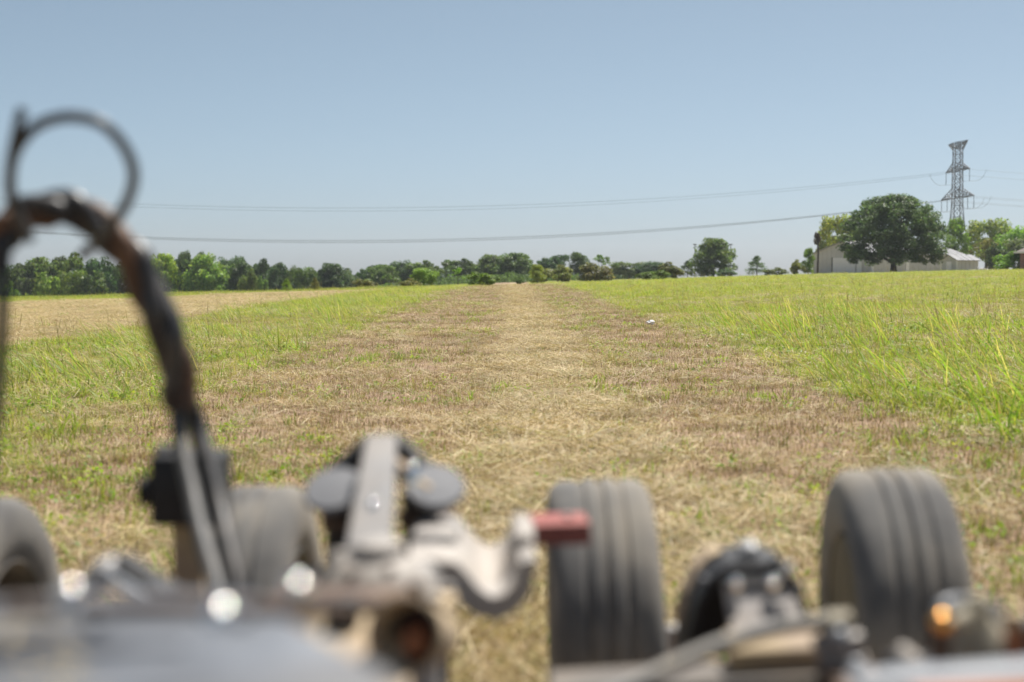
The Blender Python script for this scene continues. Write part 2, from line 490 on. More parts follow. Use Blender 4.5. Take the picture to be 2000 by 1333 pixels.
def build_grass():
    # -- medium grass of the standing field
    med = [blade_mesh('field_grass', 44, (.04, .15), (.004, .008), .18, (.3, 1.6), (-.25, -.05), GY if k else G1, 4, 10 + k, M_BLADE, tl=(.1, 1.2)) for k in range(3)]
    x, y, r = sample(150000, 3.2, 240, 1.15, seed=2)
    m, l = lane_edges(x, y)
    pat = fbm(x, y, .9, 5)
    prob = (1 - m) * (1 - l)
    nearleft = (x < 0) & (y < 16)
    prob = prob * np.where(nearleft, .54 + .5 * pat, np.clip(.85 + .6 * fbm(x, y, 1.7, 6), .25, 1))
    prob = prob * np.where((x > 0) & (y < 9.5), .5 + .3 * pat, 1)
    k = r.uniform(0, 1, len(x)) < prob
    x, y = x[k], y[k]
    hs = r.uniform(.6, 1.2, len(x)) * (.85 + .3 * fbm(x, y, .35, 8)) * np.where((x < 0) & (y < 16), .85, 1) * np.where(y > 40, 1.15, 1)
    ws = hs * (1 + y / 70)
    dry = np.clip(.12 + .38 * fbm(x, y, .8, 9) + r.normal(0, .15, len(x)) + .15 * (x < 0) * (y < 16), 0, .85)
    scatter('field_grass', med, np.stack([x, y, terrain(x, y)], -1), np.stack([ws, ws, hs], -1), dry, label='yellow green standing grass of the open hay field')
    # -- tall leaning clumps beside the lane
    TG = [tuple(q * 1.12 for q in c) for c in G1 + G2 + G2] + [(.40, .30, .13), (.30, .23, .10)]
    tall = [blade_mesh('tall_grass', 9, (.18, .70), (.010, .022), .28, (.1, 1.5), (-1.4, -.25), TG, 6, 20 + k, M_BLADE, tl=(.35, 1.2), twist=1.2) for k in range(4)]
    x, y, r = sample(34000, 7.0, 80, 1.0, seed=3)
    m, l = lane_edges(x, y)
    pat = fbm(x, y, .7, 12)
    right = 1.5 * np.exp(-((x - 3.9 - .07 * y) / 2.4) ** 2) * (x > 2.75) * sstep(7.6, 9.5, y) * sstep(38, 20, y)
    left = np.exp(-((x + 5.4) / 2.4) ** 2) * (x < -3.2) * (sstep(13.5, 18, y) * sstep(75, 45, y) * 1.25 + .3 * (y < 16))
    prob = (np.clip(.42 + 1.15 * pat, 0.02, 1) * (right + left)) * (1 - l)
    k = r.uniform(0, 1, len(x)) < prob * .44
    x, y = x[k], y[k]
    hs = r.uniform(.5, 1.05, len(x)) * (1 + .2 * fbm(x, y, .5, 14)) * np.where(x < 0, .95, 1)
    dry = np.clip(r.normal(.14, .18, len(x)), 0, .7)
    scatter('tall_grass', tall, np.stack([x, y, terrain(x, y)], -1), np.stack([hs, hs, hs], -1), dry, .1, 'tall bright green grass leaning over beside the mown lane', True)
    # -- thin seed stalks sticking out
    stalk = [blade_mesh('seed_stalk', 3, (.35, .8), (.003, .005), .1, (.1, .6), (-.5, 0), [(.14, .12, .05), (.20, .17, .07), (.11, .10, .05)], 7, 30 + k, M_BLADE, seedhead=.28, tl=(.1, .8)) for k in range(3)]
    x, y, r = sample(5000, 9, 75, 1.2, seed=4)
    m, l = lane_edges(x, y)
    k = (r.uniform(0, 1, len(x)) < (1 - m) * (1 - l) * .55 * np.where((x < 0) & (y < 14), .2, 1))
    x, y = x[k], y[k]; hs = r.uniform(.6, 1.05, len(x))
    scatter('seed_stalks', stalk, np.stack([x, y, terrain(x, y)], -1), np.stack([hs, hs, hs], -1), r.uniform(0, .5, len(x)), .12, 'thin dark seed stalks standing above the grass', True)
    # -- cut straw lying on the lane
    STG = ST + [(.30, .31, .11), (.25, .28, .09)]
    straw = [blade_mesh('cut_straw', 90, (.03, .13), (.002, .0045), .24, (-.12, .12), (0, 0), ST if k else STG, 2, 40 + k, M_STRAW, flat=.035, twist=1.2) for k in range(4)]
    x, y, r = sample(90000, 2.8, 110, 1.05, -.46, .40, 2.5, seed=5)
    m, l = lane_edges(x, y)
    cen = np.exp(-((x - .33 + .12 * fbm(x * 0, y, .35, 23)) / (.30 + 3.0 / (y + 4))) ** 2)
    prob = m * np.clip(.06 + 1.0 * cen + .36 * fbm(x, y, 1.1, 16), .03, 1) + (1 - m) * (1 - l) * .18 * (y < 30) + l * .75
    k = r.uniform(0, 1, len(x)) < prob
    x, y = x[k], y[k]
    sc = r.uniform(.7, 1.25, len(x)); far = 1 + y / 60
    zs = sc * (1 + 2.2 * np.clip(fbm(x, y, 2.2, 17) - .1, 0, 1))
    dry = np.clip(.08 + .4 * fbm(x, y, 1.3, 18), 0, .8)
    scatter('cut_straw', straw, np.stack([x, y, terrain(x, y)], -1), np.stack([sc * far, sc * far, zs], -1), dry, .05, 'pale cut straw and clippings lying along the mown lane')
    # -- tangles of cut hay
    tang = [blade_mesh('hay_tangle', 110, (.06, .24), (.002, .005), .13, (-.6, .9), (0, 0), ST + [(.30, .30, .12), (.24, .18, .10)], 3, 140 + k, M_STRAW, flat=.07, twist=1.4) for k in range(3)]
    x, y, r = sample(2600, 5.0, 75, 1.1, -.3, .36, 1.0, seed=15)
    m, l = lane_edges(x, y)
    k = r.uniform(0, 1, len(x)) < m * np.clip(.10 + .9 * np.exp(-((x - .35) / .8) ** 2) + .3 * fbm(x, y, .8, 31), .04, 1)
    x, y = x[k], y[k]; sc = r.uniform(.5, 1.3, len(x))
    scatter('hay_tangles', tang, np.stack([x, y, terrain(x, y)], -1), np.stack([sc * r.uniform(.8, 1.6, len(x)), sc, sc * r.uniform(.6, 1.3, len(x))], -1), np.clip(r.normal(.15, .2, len(x)), 0, .8), .1, 'small tangled heaps of cut hay along the middle of the lane')
    # -- short stubble
    stub = [blade_mesh('stubble', 50, (.015, .055), (.003, .006), .2, (0, .9), (-.1, 0), (BR + ST[:2]) if k != 1 else (BR + GY[:2]), 2, 50 + k, M_STRAW) for k in range(3)]
    x, y, r = sample(80000, 2.8, 105, 1.05, -.46, .44, 2.5, seed=6)
    m, l = lane_edges(x, y)
    prob = np.clip(m + .45 * (1 - m) * (y < 40) + l * .35, 0, 1) * .85
    k = r.uniform(0, 1, len(x)) < prob
    x, y = x[k], y[k]
    sc = r.uniform(.8, 1.4, len(x)); far = 1 + y / 60
    dry = np.clip(.05 + .35 * fbm(x, y, 1.0, 19), 0, .7)
    scatter('stubble', stub, np.stack([x, y, terrain(x, y)], -1), np.stack([sc * far, sc * far, sc], -1), dry, .08, 'short brown stubble left standing after the cut')
    # -- regrowth: small green tufts and broad leaves over lane and verge
    tuft = [blade_mesh('green_tuft', 16, (.05, .17), (.005, .010), .06, (.4, 1.6), (-.2, 0), G2 + G1, 4, 60 + k, M_BLADE) for k in range(3)] + [weed_mesh('broad_weed', 22, 70 + k, G1 + G2) for k in range(2)]
    x, y, r = sample(70000, 2.8, 95, 1.0, -.44, .44, 2.5, seed=7)
    m, l = lane_edges(x, y)
    pat = fbm(x, y, 1.0, 21)
    side = sstep(1.0, 2.6, np.abs(x)); cen2 = np.exp(-((x - .33) / .6) ** 2)
    prob = np.where(m > .5,  np.clip(.13 + .14 * side + .5 * pat + .3 * np.exp(-((x - 1.35) / .35) ** 2) * (y > 16) - .2 * cen2 + .22 * sstep(10, 7, y) + .1 * (x < -1) * sstep(16, 10, y), .015, .9), np.where(l > .5, .035, np.clip(.42 + .5 * pat, .1, 1) * (y < 26)))
    k = r.uniform(0, 1, len(x)) < prob
    x, y = x[k], y[k]; sc = r.uniform(.5, 1.2, len(x)) * np.where(np.abs(x) < 3, .8, 1.15); far = 1 + y / 70
    scatter('green_regrowth', tuft, np.stack([x, y, terrain(x, y)], -1), np.stack([sc * far, sc * far, sc], -1), np.clip(r.normal(.12, .15, len(x)), 0, .7), .15, 'small fresh green tufts and weeds coming up through the stubble')
    # -- rank weeds along the far field edge
    rank = [blade_mesh('rank_weeds', 40, (.08, .28), (.008, .018), .6, (.1, 1.1), (-.15, 0), GY + G2, 4, 80 + k, M_BLADE) for k in range(3)]
    r = np.random.default_rng(90)
    n = 6500
    x = r.uniform(-75, -6, n); y = 116 + 1.2 * x * .75 + r.gamma(1.6, 9, n) + fbm(x, x * 0, .2, 4) * 3
    y = np.where(x < -12, y, 104 + r.gamma(1.5, 8, n))
    x2 = r.uniform(-6, 62, 5200); y2 = 112 + 1.1 * x2 + r.gamma(1.5, 12, 5200)
    x2 = np.concatenate([x, x2]); y2 = np.concatenate([y, y2])
    sc = r.uniform(.5, 1.1, len(x2)) * np.where(x2 > -6, .5, .95)
    keep = (y2 > 60)
    x2, y2, sc = x2[keep], y2[keep], sc[keep]
    scatter('rank_weeds', rank, np.stack([x2, y2, terrain(x2, y2)], -1), np.stack([sc * 1.4, sc * 1.4, sc], -1), np.clip(r.normal(.2, .15, len(x2)), 0, .6), .1, 'rank weedy grass along the far edge of the field')
build_grass()

# ------------------------------------------------------------------ trees
def crown_mesh(name, kind, seed, leaves=3200):
    """leaf clusters on lobes filling a unit crown: x,y in -.5*wd...; z 0..1"""
    r = np.random.default_rng(seed)
    lobes = []
    if kind == 'round':
        for i in range(44):
            v = r.normal(0, 1, 3); v /= np.linalg.norm(v); v *= r.uniform(.35, 1) ** .5
            lobes.append((v[0] * .37, v[1] * .37, .53 + v[2] * .37, r.uniform(.08, .14)))
    elif kind == 'full':
        for i in range(110):
            a = r.uniform(0, 2 * PI); t = r.uniform(0, 1); q = r.uniform(0, 1) ** .45
            w_ = .42 * (math.sqrt(max(.02, 1 - (max(0, t - .25) / .80) ** 2)) if t > .25 else .86 + .5 * t) * q * r.uniform(.8, 1.1)
            lobes.append((w_ * math.cos(a), w_ * math.sin(a), .06 + t * .84, r.uniform(.07, .12)))
    elif kind == 'tall':
        for i in range(38):
            t = r.uniform(0, 1); a = r.uniform(0, 2 * PI); w_ = .30 * math.sin(PI * min(1, .18 + t * .75)) * r.uniform(.3, 1)
            lobes.append((w_ * math.cos(a), w_ * math.sin(a), .12 + t * .80, r.uniform(.07, .13)))
    elif kind == 'lobed':
        for c in range(8):
            cx, cy, cz = r.uniform(-.31, .31), r.uniform(-.31, .31), r.uniform(.22, .82)
            for i in range(7):
                v = r.normal(0, 1, 3); v /= np.linalg.norm(v)
                lobes.append((cx + v[0] * .14, cy + v[1] * .14, cz + v[2] * .11, r.uniform(.06, .11)))
    elif kind == 'oak':
        for i in range(380):
            a = r.uniform(0, 2 * PI); t = r.uniform(0, 1) ** .8; q = r.uniform(0, 1) ** .45
            prof = .5 * math.sqrt(max(0, 1 - (max(0, t - .28) / .74) ** 2)) * (1 if t > .28 else .78 + .8 * t)
            lobes.append((prof * q * math.cos(a), prof * q * math.sin(a), .16 + t * .80, r.uniform(.045, .08)))
    elif kind == 'cone':
        for i in range(70):
            t = r.uniform(0, 1); a = r.uniform(0, 2 * PI); w_ = .36 * (1 - t) ** .8 * r.uniform(.5, 1)
            lobes.append((w_ * math.cos(a), w_ * math.sin(a), .10 + t * .85, .05 + .06 * (1 - t)))
    elif kind == 'bush':
        for i in range(22):
            a = r.uniform(0, 2 * PI); q = r.uniform(0, 1) ** .5; t = r.uniform(.1, .85) * (1 - .55 * q * q)
            lobes.append((q * .42 * math.cos(a), q * .42 * math.sin(a), t, r.uniform(.10, .17)))
    elif kind == 'thin':
        for i in range(14):
            a = r.uniform(0, 2 * PI); q = r.uniform(0, .34); t = r.uniform(.35, .95)
            lobes.append((q * math.cos(a), q * math.sin(a), t, r.uniform(.04, .09)))
    lobes = np.array(lobes)
    pick = r.integers(0, len(lobes), leaves)
    Lb = lobes[pick]
    v = r.normal(0, 1, (leaves, 3)); v /= np.linalg.norm(v, axis=1)[:, None]
    rad = Lb[:, 3:4] * r.uniform(.45, 1.15, (leaves, 1)) ** .7
    c = Lb[:, :3] + v * rad * np.array([1, 1, .85])
    q98 = np.quantile(np.abs(c[:, 0]), .985), np.quantile(np.abs(c[:, 1]), .985)
    c[:, 0] *= .5 / q98[0]; c[:, 1] *= .5 / q98[1]
    zt = np.quantile(c[:, 2], .99); zb = max(0.02, min(c[:, 2].min(), .3))
    c[:, 2] = np.maximum(c[:, 2] / zt, .005)
    nrm = v * .8 + r.normal(0, .55, (leaves, 3)) + np.array([0, 0, .35])
    nrm /= np.linalg.norm(nrm, axis=1)[:, None]
    t1 = np.cross(nrm, r.normal(0, 1, (leaves, 3))); t1 /= np.linalg.norm(t1, axis=1)[:, None]
    t2 = np.cross(nrm, t1)
    sz = (.026 if kind not in ('oak',) else .0125) * r.uniform(.6, 1.5, (leaves, 1))
    if kind == 'bush': sz *= 1.7
    if kind == 'cone': sz *= .8
    V = np.stack([c - t1 * sz, c - t2 * sz * .6, c + t1 * sz, c + t2 * sz * .6], 1).reshape(-1, 3)
    Fq = np.arange(leaves * 4).reshape(-1, 4)
    lt = np.random.default_rng(seed + 1).uniform(.75, 1.3, len(lobes))[pick][:, None]
    col = np.array([[1., 1., 1.]]) * lt * r.uniform(.65, 1.35, (leaves, 1))
    col[:, 0] *= r.uniform(.85, 1.25, leaves)
    return mesh_np(name, V, Fq, M_LEAF, np.repeat(col, 4, 0))

def trunk_mesh(name, seed, h=.5, r0=.028, limbs=6, spread=.28, top=.75, lean=0):
    r = random.Random(seed)
    bm = bm_new()
    P = [Vector((0, 0, -.03)), Vector((lean * .2, 0, h * .35)), Vector((lean * .6, r.uniform(-.01, .01), h * .7)), Vector((lean, 0, h))]
    add_tube(bm, P, [r0 * 1.35, r0, r0 * .85, r0 * .6], 7)
    for i in range(limbs):
        a = 2 * PI * i / limbs + r.uniform(-.3, .3); s = spread * r.uniform(.6, 1)
        z0 = h * r.uniform(.55, .98)
        e = Vector((math.cos(a) * s, math.sin(a) * s, r.uniform(z0 + .1, top)))
        b = Vector((lean * z0 / h, 0, z0))
        mid = (b + e) / 2 + Vector((0, 0, -.03))
        add_tube(bm, [b, mid, e], [r0 * .5, r0 * .3, r0 * .1], 5)
    return bm_mesh(bm, name, M_BARK)

KINDS = {}
for kd, sd, lv in (('round', 3, 6500), ('round', 5, 6500), ('full', 23, 11000), ('full', 27, 11000), ('tall', 7, 5500), ('tall', 9, 5500), ('lobed', 11, 6500), ('lobed', 13, 6500), ('cone', 15, 3600), ('bush', 17, 2600), ('bush', 19, 2600), ('thin', 21, 1300)):
    cm = crown_mesh('crown_' + kd, kd, sd, lv)
    tm = {'bush': lambda: trunk_mesh('stem', sd, .2, .02, 5, .25, .5), 'thin': lambda: trunk_mesh('trunk', sd, .62, .022, 5, .22, .85), 'cone': lambda: trunk_mesh('trunk', sd, .8, .022, 4, .1, .8)}.get(kd, lambda: trunk_mesh('trunk', sd, .48, .028, 7, .28, .72))()
    KINDS.setdefault(kd, []).append((cm, tm))
ASPECT = {'full': .97, 'round': .97, 'tall': .97, 'lobed': .97, 'cone': .97, 'bush': .97, 'thin': .97}
DK = (.072, .125, .042); MD = (.115, .185, .044); LT = (.165, .24, .048); YG = (.23, .275, .04); OL = (.16, .175, .055); BG = (.16, .26, .032); HZ = (.10, .155, .07)  # HZ has distance haze mixed into the leaf colour
LT2 = (.24, .34, .08)
tree_n = 0
LT_ = LT
def tree(px0, px1, top, base, D, kind, colr, label, cat='tree', group=None, name=None, sink=0.0):
    """a tree that fills pixel columns px0..px1 and stands at distance D; its foot is on the ground there"""
    global tree_n
    tree_n += 1
    vs = KINDS[kind]; cm, tm = vs[tree_n % len(vs)]
    pxc = (px0 + px1) / 2
    p = W(pxc, base, D)
    x = p.x; z0 = gz(x, D)
    ztop = W(pxc, top, D).z
    h = max(.3, ztop - z0) / .97
    wd = (px1 - px0) / F * D / ASPECT[kind] * (1.18 if group in (LW, CW) and D > 285 else 1.06)
    name = name or {'bush': 'bush', 'cone': 'conical_tree', 'thin': 'thin_tree'}.get(kind, 'broadleaf_tree')
    r = empty(name, (x, D, z0), label, cat, group)
    r.rotation_euler = (0, 0, random.uniform(0, 2 * PI))
    r.scale = (wd, wd, h)
    c = link('crown', cm, r); c.color = (*[q * random.uniform(.9, 1.12) for q in colr], 1)
    link('stem' if kind == 'bush' else 'trunk', tm, r)
    return r

LW = 'trees of the wood on the left'; CW = 'trees of the far treeline behind the lane'; RT = 'trees around the farm buildings'; FB = 'bushes on the field edge'
TREES = [
 # the wood at the left, behind the pale mown lane
 (-40, 30, 522, 590, 300, 'round', DK, 'dark tree at the very left end of the wood, cut by the frame', 'tree', LW),
 (2, 62, 520, 588, 296, 'lobed', MD, 'rounded tree nearest the left frame edge, below the black cable tail', 'tree', LW),
 (44, 110, 510, 585, 302, 'full', MD, 'broad tree of the left wood below the left half of the hose arch', 'tree', LW),
 (92, 140, 508, 585, 306, 'tall', DK, 'tallish dark tree of the left wood right under the hose arch crown', 'tree', LW),
 (124, 186, 503, 585, 303, 'lobed', MD, 'highest tree of the wood under the hose arch', 'tree', LW),
 (170, 226, 511, 582, 300, 'round', DK, 'dark tree of the left wood just left of where the hose crosses it', 'tree', LW),
 (210, 262, 517, 580, 305, 'lobed', DK, 'tree of the left wood half covered by the rising hose', 'tree', LW),
 (62, 116, 540, 584, 270, 'bush', LT, 'light green low tree in front of the left wood under the arch', 'tree', LW),
 (112, 166, 534, 584, 274, 'round', LT, 'light green rounded tree at the foot of the wood under the hose arch', 'tree', LW),
 (160, 214, 538, 582, 272, 'bush', MD, 'low rounded tree at the foot of the wood left of the hose', 'tree', LW),
 (8, 44, 556, 590, 240, 'bush', BG, 'bright green bush at the left frame edge in front of the wood', 'bush', FB),
 (250, 306, 512, 575, 304, 'round', DK, 'tree of the left wood directly behind the hose', 'tree', LW),
 (292, 348, 503, 572, 298, 'full', YG, 'yellow green tree immediately right of the hose', 'tree', LW),
 (340, 380, 498, 570, 300, 'tall', DK, 'dark upright tree beside the yellow green one right of the hose', 'tree', LW),
 (376, 406, 499, 570, 312, 'tall', HZ, 'bluish treetop peeping between two nearer trees of the left wood', 'tree', LW),
 (368, 442, 505, 572, 294, 'full', LT, 'largest light green tree of the wood right of the hose', 'tree', LW),
 (432, 470, 508, 570, 315, 'round', HZ, 'bluish treetop right behind the large light green tree', 'tree', LW),
 (452, 486, 509, 570, 318, 'tall', DK, 'dark treetop behind the round dark tree of the left wood', 'tree', LW),
 (448, 498, 519, 567, 288, 'full', DK, 'round dark tree standing forward in the left wood', 'tree', LW),
 (468, 500, 533, 566, 262, 'bush', MD, 'small round bush at the foot of the round dark tree', 'bush', FB),
 (488, 534, 513, 567, 310, 'lobed', DK, 'wide dark tree at the right shoulder of the left wood', 'tree', LW),
 (500, 524, 546, 568, 255, 'bush', MD, 'low bush in shade at the foot of the wood shoulder', 'bush', FB),
 (526, 562, 518, 566, 305, 'tall', DK, 'dark pointed tree where the left wood begins to drop', 'tree', LW),
 (556, 584, 526, 565, 306, 'round', MD, 'small rounded tree above the left conical field shrub', 'tree', LW),
 (574, 622, 527, 563, 300, 'round', MD, 'rounded tree above and between the two conical field shrubs', 'tree', LW),
 (618, 674, 520, 561, 296, 'full', DK, 'broad dark tree right of the second conical field shrub', 'tree', LW),
 # treeline in the middle
 (664, 702, 529, 561, 340, 'lobed', HZ, 'low hazy tree in the dip of the treeline', 'tree', CW),
 (694, 732, 522, 562, 330, 'lobed', DK, 'dark tree just right of the dip in the treeline', 'tree', CW),
 (722, 778, 521, 562, 322, 'full', MD, 'wide tree left of the taller pair of the treeline', 'tree', CW),
 (766, 810, 514, 560, 326, 'round', DK, 'taller dark tree behind the yellow green bush tree', 'tree', CW),
 (806, 862, 513, 558, 324, 'lobed', MD, 'loose crowned tree above the yellow green bush tree', 'tree', CW),
 (856, 888, 510, 556, 330, 'thin', MD, 'thin spreading tree right of the yellow green bush tree', 'tree', CW),
 (878, 936, 509, 556, 326, 'lobed', MD, 'loose tree of the treeline left of the lane', 'tree', CW),
 (930, 988, 502, 555, 322, 'full', MD, 'high rounded tree standing left of the lane end', 'tree', CW),
 (978, 1040, 498, 553, 318, 'full', MD, 'highest rounded tree at the end of the mown lane', 'tree', CW),
 (1044, 1100, 501, 550, 330, 'lobed', DK, 'flat topped tree behind the yellow shrub', 'tree', CW),
 (1110, 1147, 496, 547, 300, 'tall', DK, 'dark two storey tree standing clear right of the lane', 'tree', CW),
 (1156, 1194, 500, 547, 300, 'thin', MD, 'sparse treetop rising out of the olive bush', 'tree', CW),
 (1200, 1258, 514, 543, 330, 'round', MD, 'low rounded tree at the left of the gap right of the lane', 'tree', CW),
 (1248, 1298, 514, 541, 325, 'round', DK, 'low dark tree in the row left of the lone large tree', 'tree', CW),
 (1328, 1358, 511, 539, 300, 'cone', DK, 'small dark pointed tree touching the lone large tree', 'tree', CW),
 (1356, 1430, 471, 538, 284, 'full', MD, 'lone large tree between the two thin light poles', 'tree', CW),
 (1404, 1442, 527, 539, 270, 'bush', DK, 'dark low bush at the right foot of the lone large tree', 'bush', CW),
 (1458, 1498, 502, 538, 280, 'cone', DK, 'lone conical tree standing in the open gap', 'tree', CW),
 # nearer bushes
 (784, 822, 546, 562, 170, 'bush', OL, 'flat olive bush left of the yellow green bush tree', 'bush', FB),
 (804, 852, 527, 562, 175, 'round', BG, 'yellow green bush tree on the field edge left of the lane', 'tree', FB),
 (880, 908, 525, 557, 180, 'thin', BG, 'slender bright green sapling left of the bright bush', 'tree', FB),
 (918, 968, 534, 558, 150, 'bush', BG, 'bright green bush at the left of the lane end', 'bush', FB),
 (1008, 1024, 544, 557, 160, 'bush', MD, 'tiny bush right at the end of the lane', 'bush', FB),
 (1034, 1066, 519, 552, 190, 'tall', YG, 'yellow leaved shrub right of the lane end', 'bush', FB),
 (1062, 1118, 521, 551, 200, 'bush', OL, 'wide olive shrub right of the yellow leaved one', 'bush', FB),
 (1132, 1192, 517, 549, 190, 'bush', OL, 'large round olive bush under the sparse treetop', 'bush', FB),
 (1288, 1338, 515, 546, 180, 'bush', OL, 'olive bush bulging over the field crest', 'bush', FB),
 (1252, 1300, 530, 546, 170, 'bush', MD, 'low green bush left of the olive bush on the crest', 'bush', FB),
 (1496, 1538, 524, 540, 220, 'bush', OL, 'low weedy bush right of the lone conical tree', 'bush', FB),
 (550, 570, 545, 572, 105, 'cone', LT, 'left one of the two small conical field shrubs', 'shrub', FB),
 (604, 626, 544, 571, 108, 'cone', OL, 'right one of the two small conical field shrubs', 'shrub', FB),
 (694, 732, 547, 568, 130, 'bush', OL, 'low spreading bush by the end of the pale mown lane', 'bush', FB),
 # round the farm
 (1598, 1664, 428, 505, 300, 'round', YG, 'yellowing tree behind the barn, left of the big oak', 'tree', RT),
 (1566, 1592, 488, 536, 238, 'tall', BG, 'bright bushy tree at the left corner of the barn', 'tree', RT),
 (1546, 1572, 510, 538, 236, 'bush', YG, 'pale weedy bush furthest left of the barn', 'bush', RT),
 (1838, 1892, 432, 520, 300, 'tall', BG, 'fresh green tree in front of the pylon foot', 'tree', RT),
 (1884, 1968, 435, 520, 310, 'round', LT2, 'broad pale green tree right of the pylon', 'tree', RT),
 (1950, 2030, 450, 522, 300, 'round', BG, 'green tree behind the brick house at the right frame edge', 'tree', RT),
 (1972, 2060, 470, 522, 290, 'round', MD, 'darker green tree rising over the brick house roof', 'tree', RT),
 (1900, 1950, 470, 524, 262, 'thin', OL, 'half bare brownish tree behind the rubble heap', 'tree', RT),
 (1925, 1965, 480, 526, 255, 'bush', DK, 'dark shrub between the bare tree and the bright bush', 'bush', RT),
 (1944, 1992, 495, 528, 205, 'bush', BG, 'bright green bush in front of the brick house', 'bush', RT),
]
for t in TREES: tree(*t)

# the big dark oak before the barn
def oak():
    D = 215; p = W(1745, 532, D); x = p.x; z0 = gz(x, D)
    h = (W(1745, 391, D).z - z0) / .97; wd = 191 / F * D
    r = empty('oak_tree', (x, D, z0), 'huge dark spreading oak in front of the barn', 'tree')
    r.scale = (wd, wd, h)
    c = link('crown', crown_mesh('oak_crown', 'oak', 33, 46000), r); c.color = (.098, .155, .062, 1)
    link('trunk', trunk_mesh('oak_trunk', 5, .22, .032, 10, .36, .6), r)
oak()
# dead snag by the barn's left corner
def snag():
    D = 242; p = W(1597, 492, D)
    z0 = gz(p.x, D); h = W(1597, 455, D).z - z0
    r = empty('dead_tree', (p.x, D, z0), 'broken dead trunk sticking up behind the barn corner', 'tree', RT)
    bm = bm_new(); add_tube(bm, [(0, 0, -.1), (.1, 0, h * .5), (-.1, 0, h)], [.20, .16, .10], 7)
    add_tube(bm, [(.05, 0, h * .8), (-.5, .1, h * .93), (-.7, .2, h * .9)], [.16, .12, .05], 5)
    add_tube(bm, [(0, 0, h * .86), (.3, .1, h * .97)], [.14, .06], 5)
    link('trunk', bm_mesh(bm, 'dead_trunk', M_BARK), r)
    c = link('crown', KINDS['bush'][0][0], r, (-.1, 0, h * .72)); c.scale = (1.1, 1.1, h * .28); c.color = (.10, .075, .04, 1)
snag()
# filler of the wood behind the single trees
def wood_mass():
    r = np.random.default_rng(55); n = 40000
    px = r.uniform(-160, 1320, n); D = r.uniform(345, 385, n)
    tops = np.interp(px, [-160, 0, 60, 160, 230, 300, 370, 440, 520, 575, 660, 720, 800, 900, 1000, 1050, 1105, 1125, 1210, 1300, 1325], [535, 533, 522, 515, 523, 514, 506, 514, 523, 536, 540, 532, 527, 521, 514, 519, 524, 548, 525, 527, 545])
    x = (px - 1000) / F * D
    z0 = terrain(x, D)
    hz = CAM_H + (HORIZON - tops) / F * D - z0
    hz = np.maximum(.3, hz * (1 + .10 * fbm(px / 9, px * 0, 1., 3)))
    z = z0 + hz * r.uniform(0, 1, n) ** .75
    c = np.stack([x, D, z], -1)
    nrm = r.normal(0, 1, (n, 3)) + np.array([0, -.6, .5]); nrm /= np.linalg.norm(nrm, axis=1)[:, None]
    t1 = np.cross(nrm, r.normal(0, 1, (n, 3))); t1 /= np.linalg.norm(t1, axis=1)[:, None]; t2 = np.cross(nrm, t1)
    s = r.uniform(.25, .55, (n, 1))
    V = np.stack([c - t1 * s, c - t2 * s * .6, c + t1 * s, c + t2 * s * .6], 1).reshape(-1, 3)
    col = np.array([[.065, .108, .045]]) * r.uniform(.7, 1.3, (n, 1))
    m = leaf_mat('wood_leaf', .3, .6, .2)
    o = link('distant_wood', mesh_np('distant_wood', V, np.arange(n * 4).reshape(-1, 4), m, np.repeat(col, 4, 0)))
    tag(o, 'dark mass of woodland behind the single trees of the treeline', kind='stuff')
wood_mass()

def undergrowth():
    r = np.random.default_rng(77); n = 22000
    px = r.uniform(-160, 1130, n); D = r.uniform(276, 296, n)
    x = (px - 1000) / F * D; z0 = terrain(x, D)
    hz = 2.3 * (1 + .5 * fbm(px / 14, px * 0, 1., 8)) * np.interp(px, [-160, 560, 700, 1130], [1.25, 1.1, .8, .7])
    z = z0 + hz * r.uniform(0, 1, n) ** .8
    c = np.stack([x, D, z], -1)
    nrm = r.normal(0, 1, (n, 3)) + np.array([0, -.3, .7]); nrm /= np.linalg.norm(nrm, axis=1)[:, None]
    t1 = np.cross(nrm, r.normal(0, 1, (n, 3))); t1 /= np.linalg.norm(t1, axis=1)[:, None]; t2 = np.cross(nrm, t1)
    s = r.uniform(.14, .34, (n, 1))
    V = np.stack([c - t1 * s, c - t2 * s * .6, c + t1 * s, c + t2 * s * .6], 1).reshape(-1, 3)
    tone = .8 + .5 * np.clip(fbm(px / 8, D, 1., 12), -1, 1)
    col = np.array([[.105, .17, .05]]) * (r.uniform(.7, 1.3, n) * tone)[:, None]
    o = link('undergrowth', mesh_np('undergrowth', V, np.arange(n * 4).reshape(-1, 4), leaf_mat('undergrowth_leaf', .4, .6, .2), np.repeat(col, 4, 0)))
    tag(o, 'bushy undergrowth along the foot of the treeline', kind='stuff')
undergrowth()

# ------------------------------------------------------------------ farm buildings
def ribbed(name, c1, c2, rough=.55):
    m, nt, p, out = mat_new(name)
    tc = N(nt, 'ShaderNodeTexCoord'); n = N(nt, 'ShaderNodeTexNoise'); n.inputs['Scale'].default_value = .8; n.inputs['Detail'].default_value = 5
    nt.links.new(tc.outputs['Object'], n.inputs['Vector'])
    r = ramp(nt, n.outputs[0], [(.3, c1), (.7, c2)]); nt.links.new(r.outputs[0], p.inputs['Base Color'])
    p.inputs['Roughness'].default_value = rough
    return m
M_TANW = ribbed('tan_sheet_wall', (.56, .54, .53), (.62, .60, .59))
M_GREYW = ribbed('grey_sheet_wall', (.54, .535, .52), (.60, .595, .58))
M_WHITE = ribbed('white_trim', (.84, .83, .82), (.88, .87, .86))
M_ROOF = ribbed('pale_sheet_roof', (.27, .27, .28), (.33, .33, .34), .85)
M_DOOR = ribbed('white_door', (.84, .82, .86), (.88, .86, .90))
M_DARK = ribbed('dark_opening', (.03, .03, .035), (.05, .05, .055))

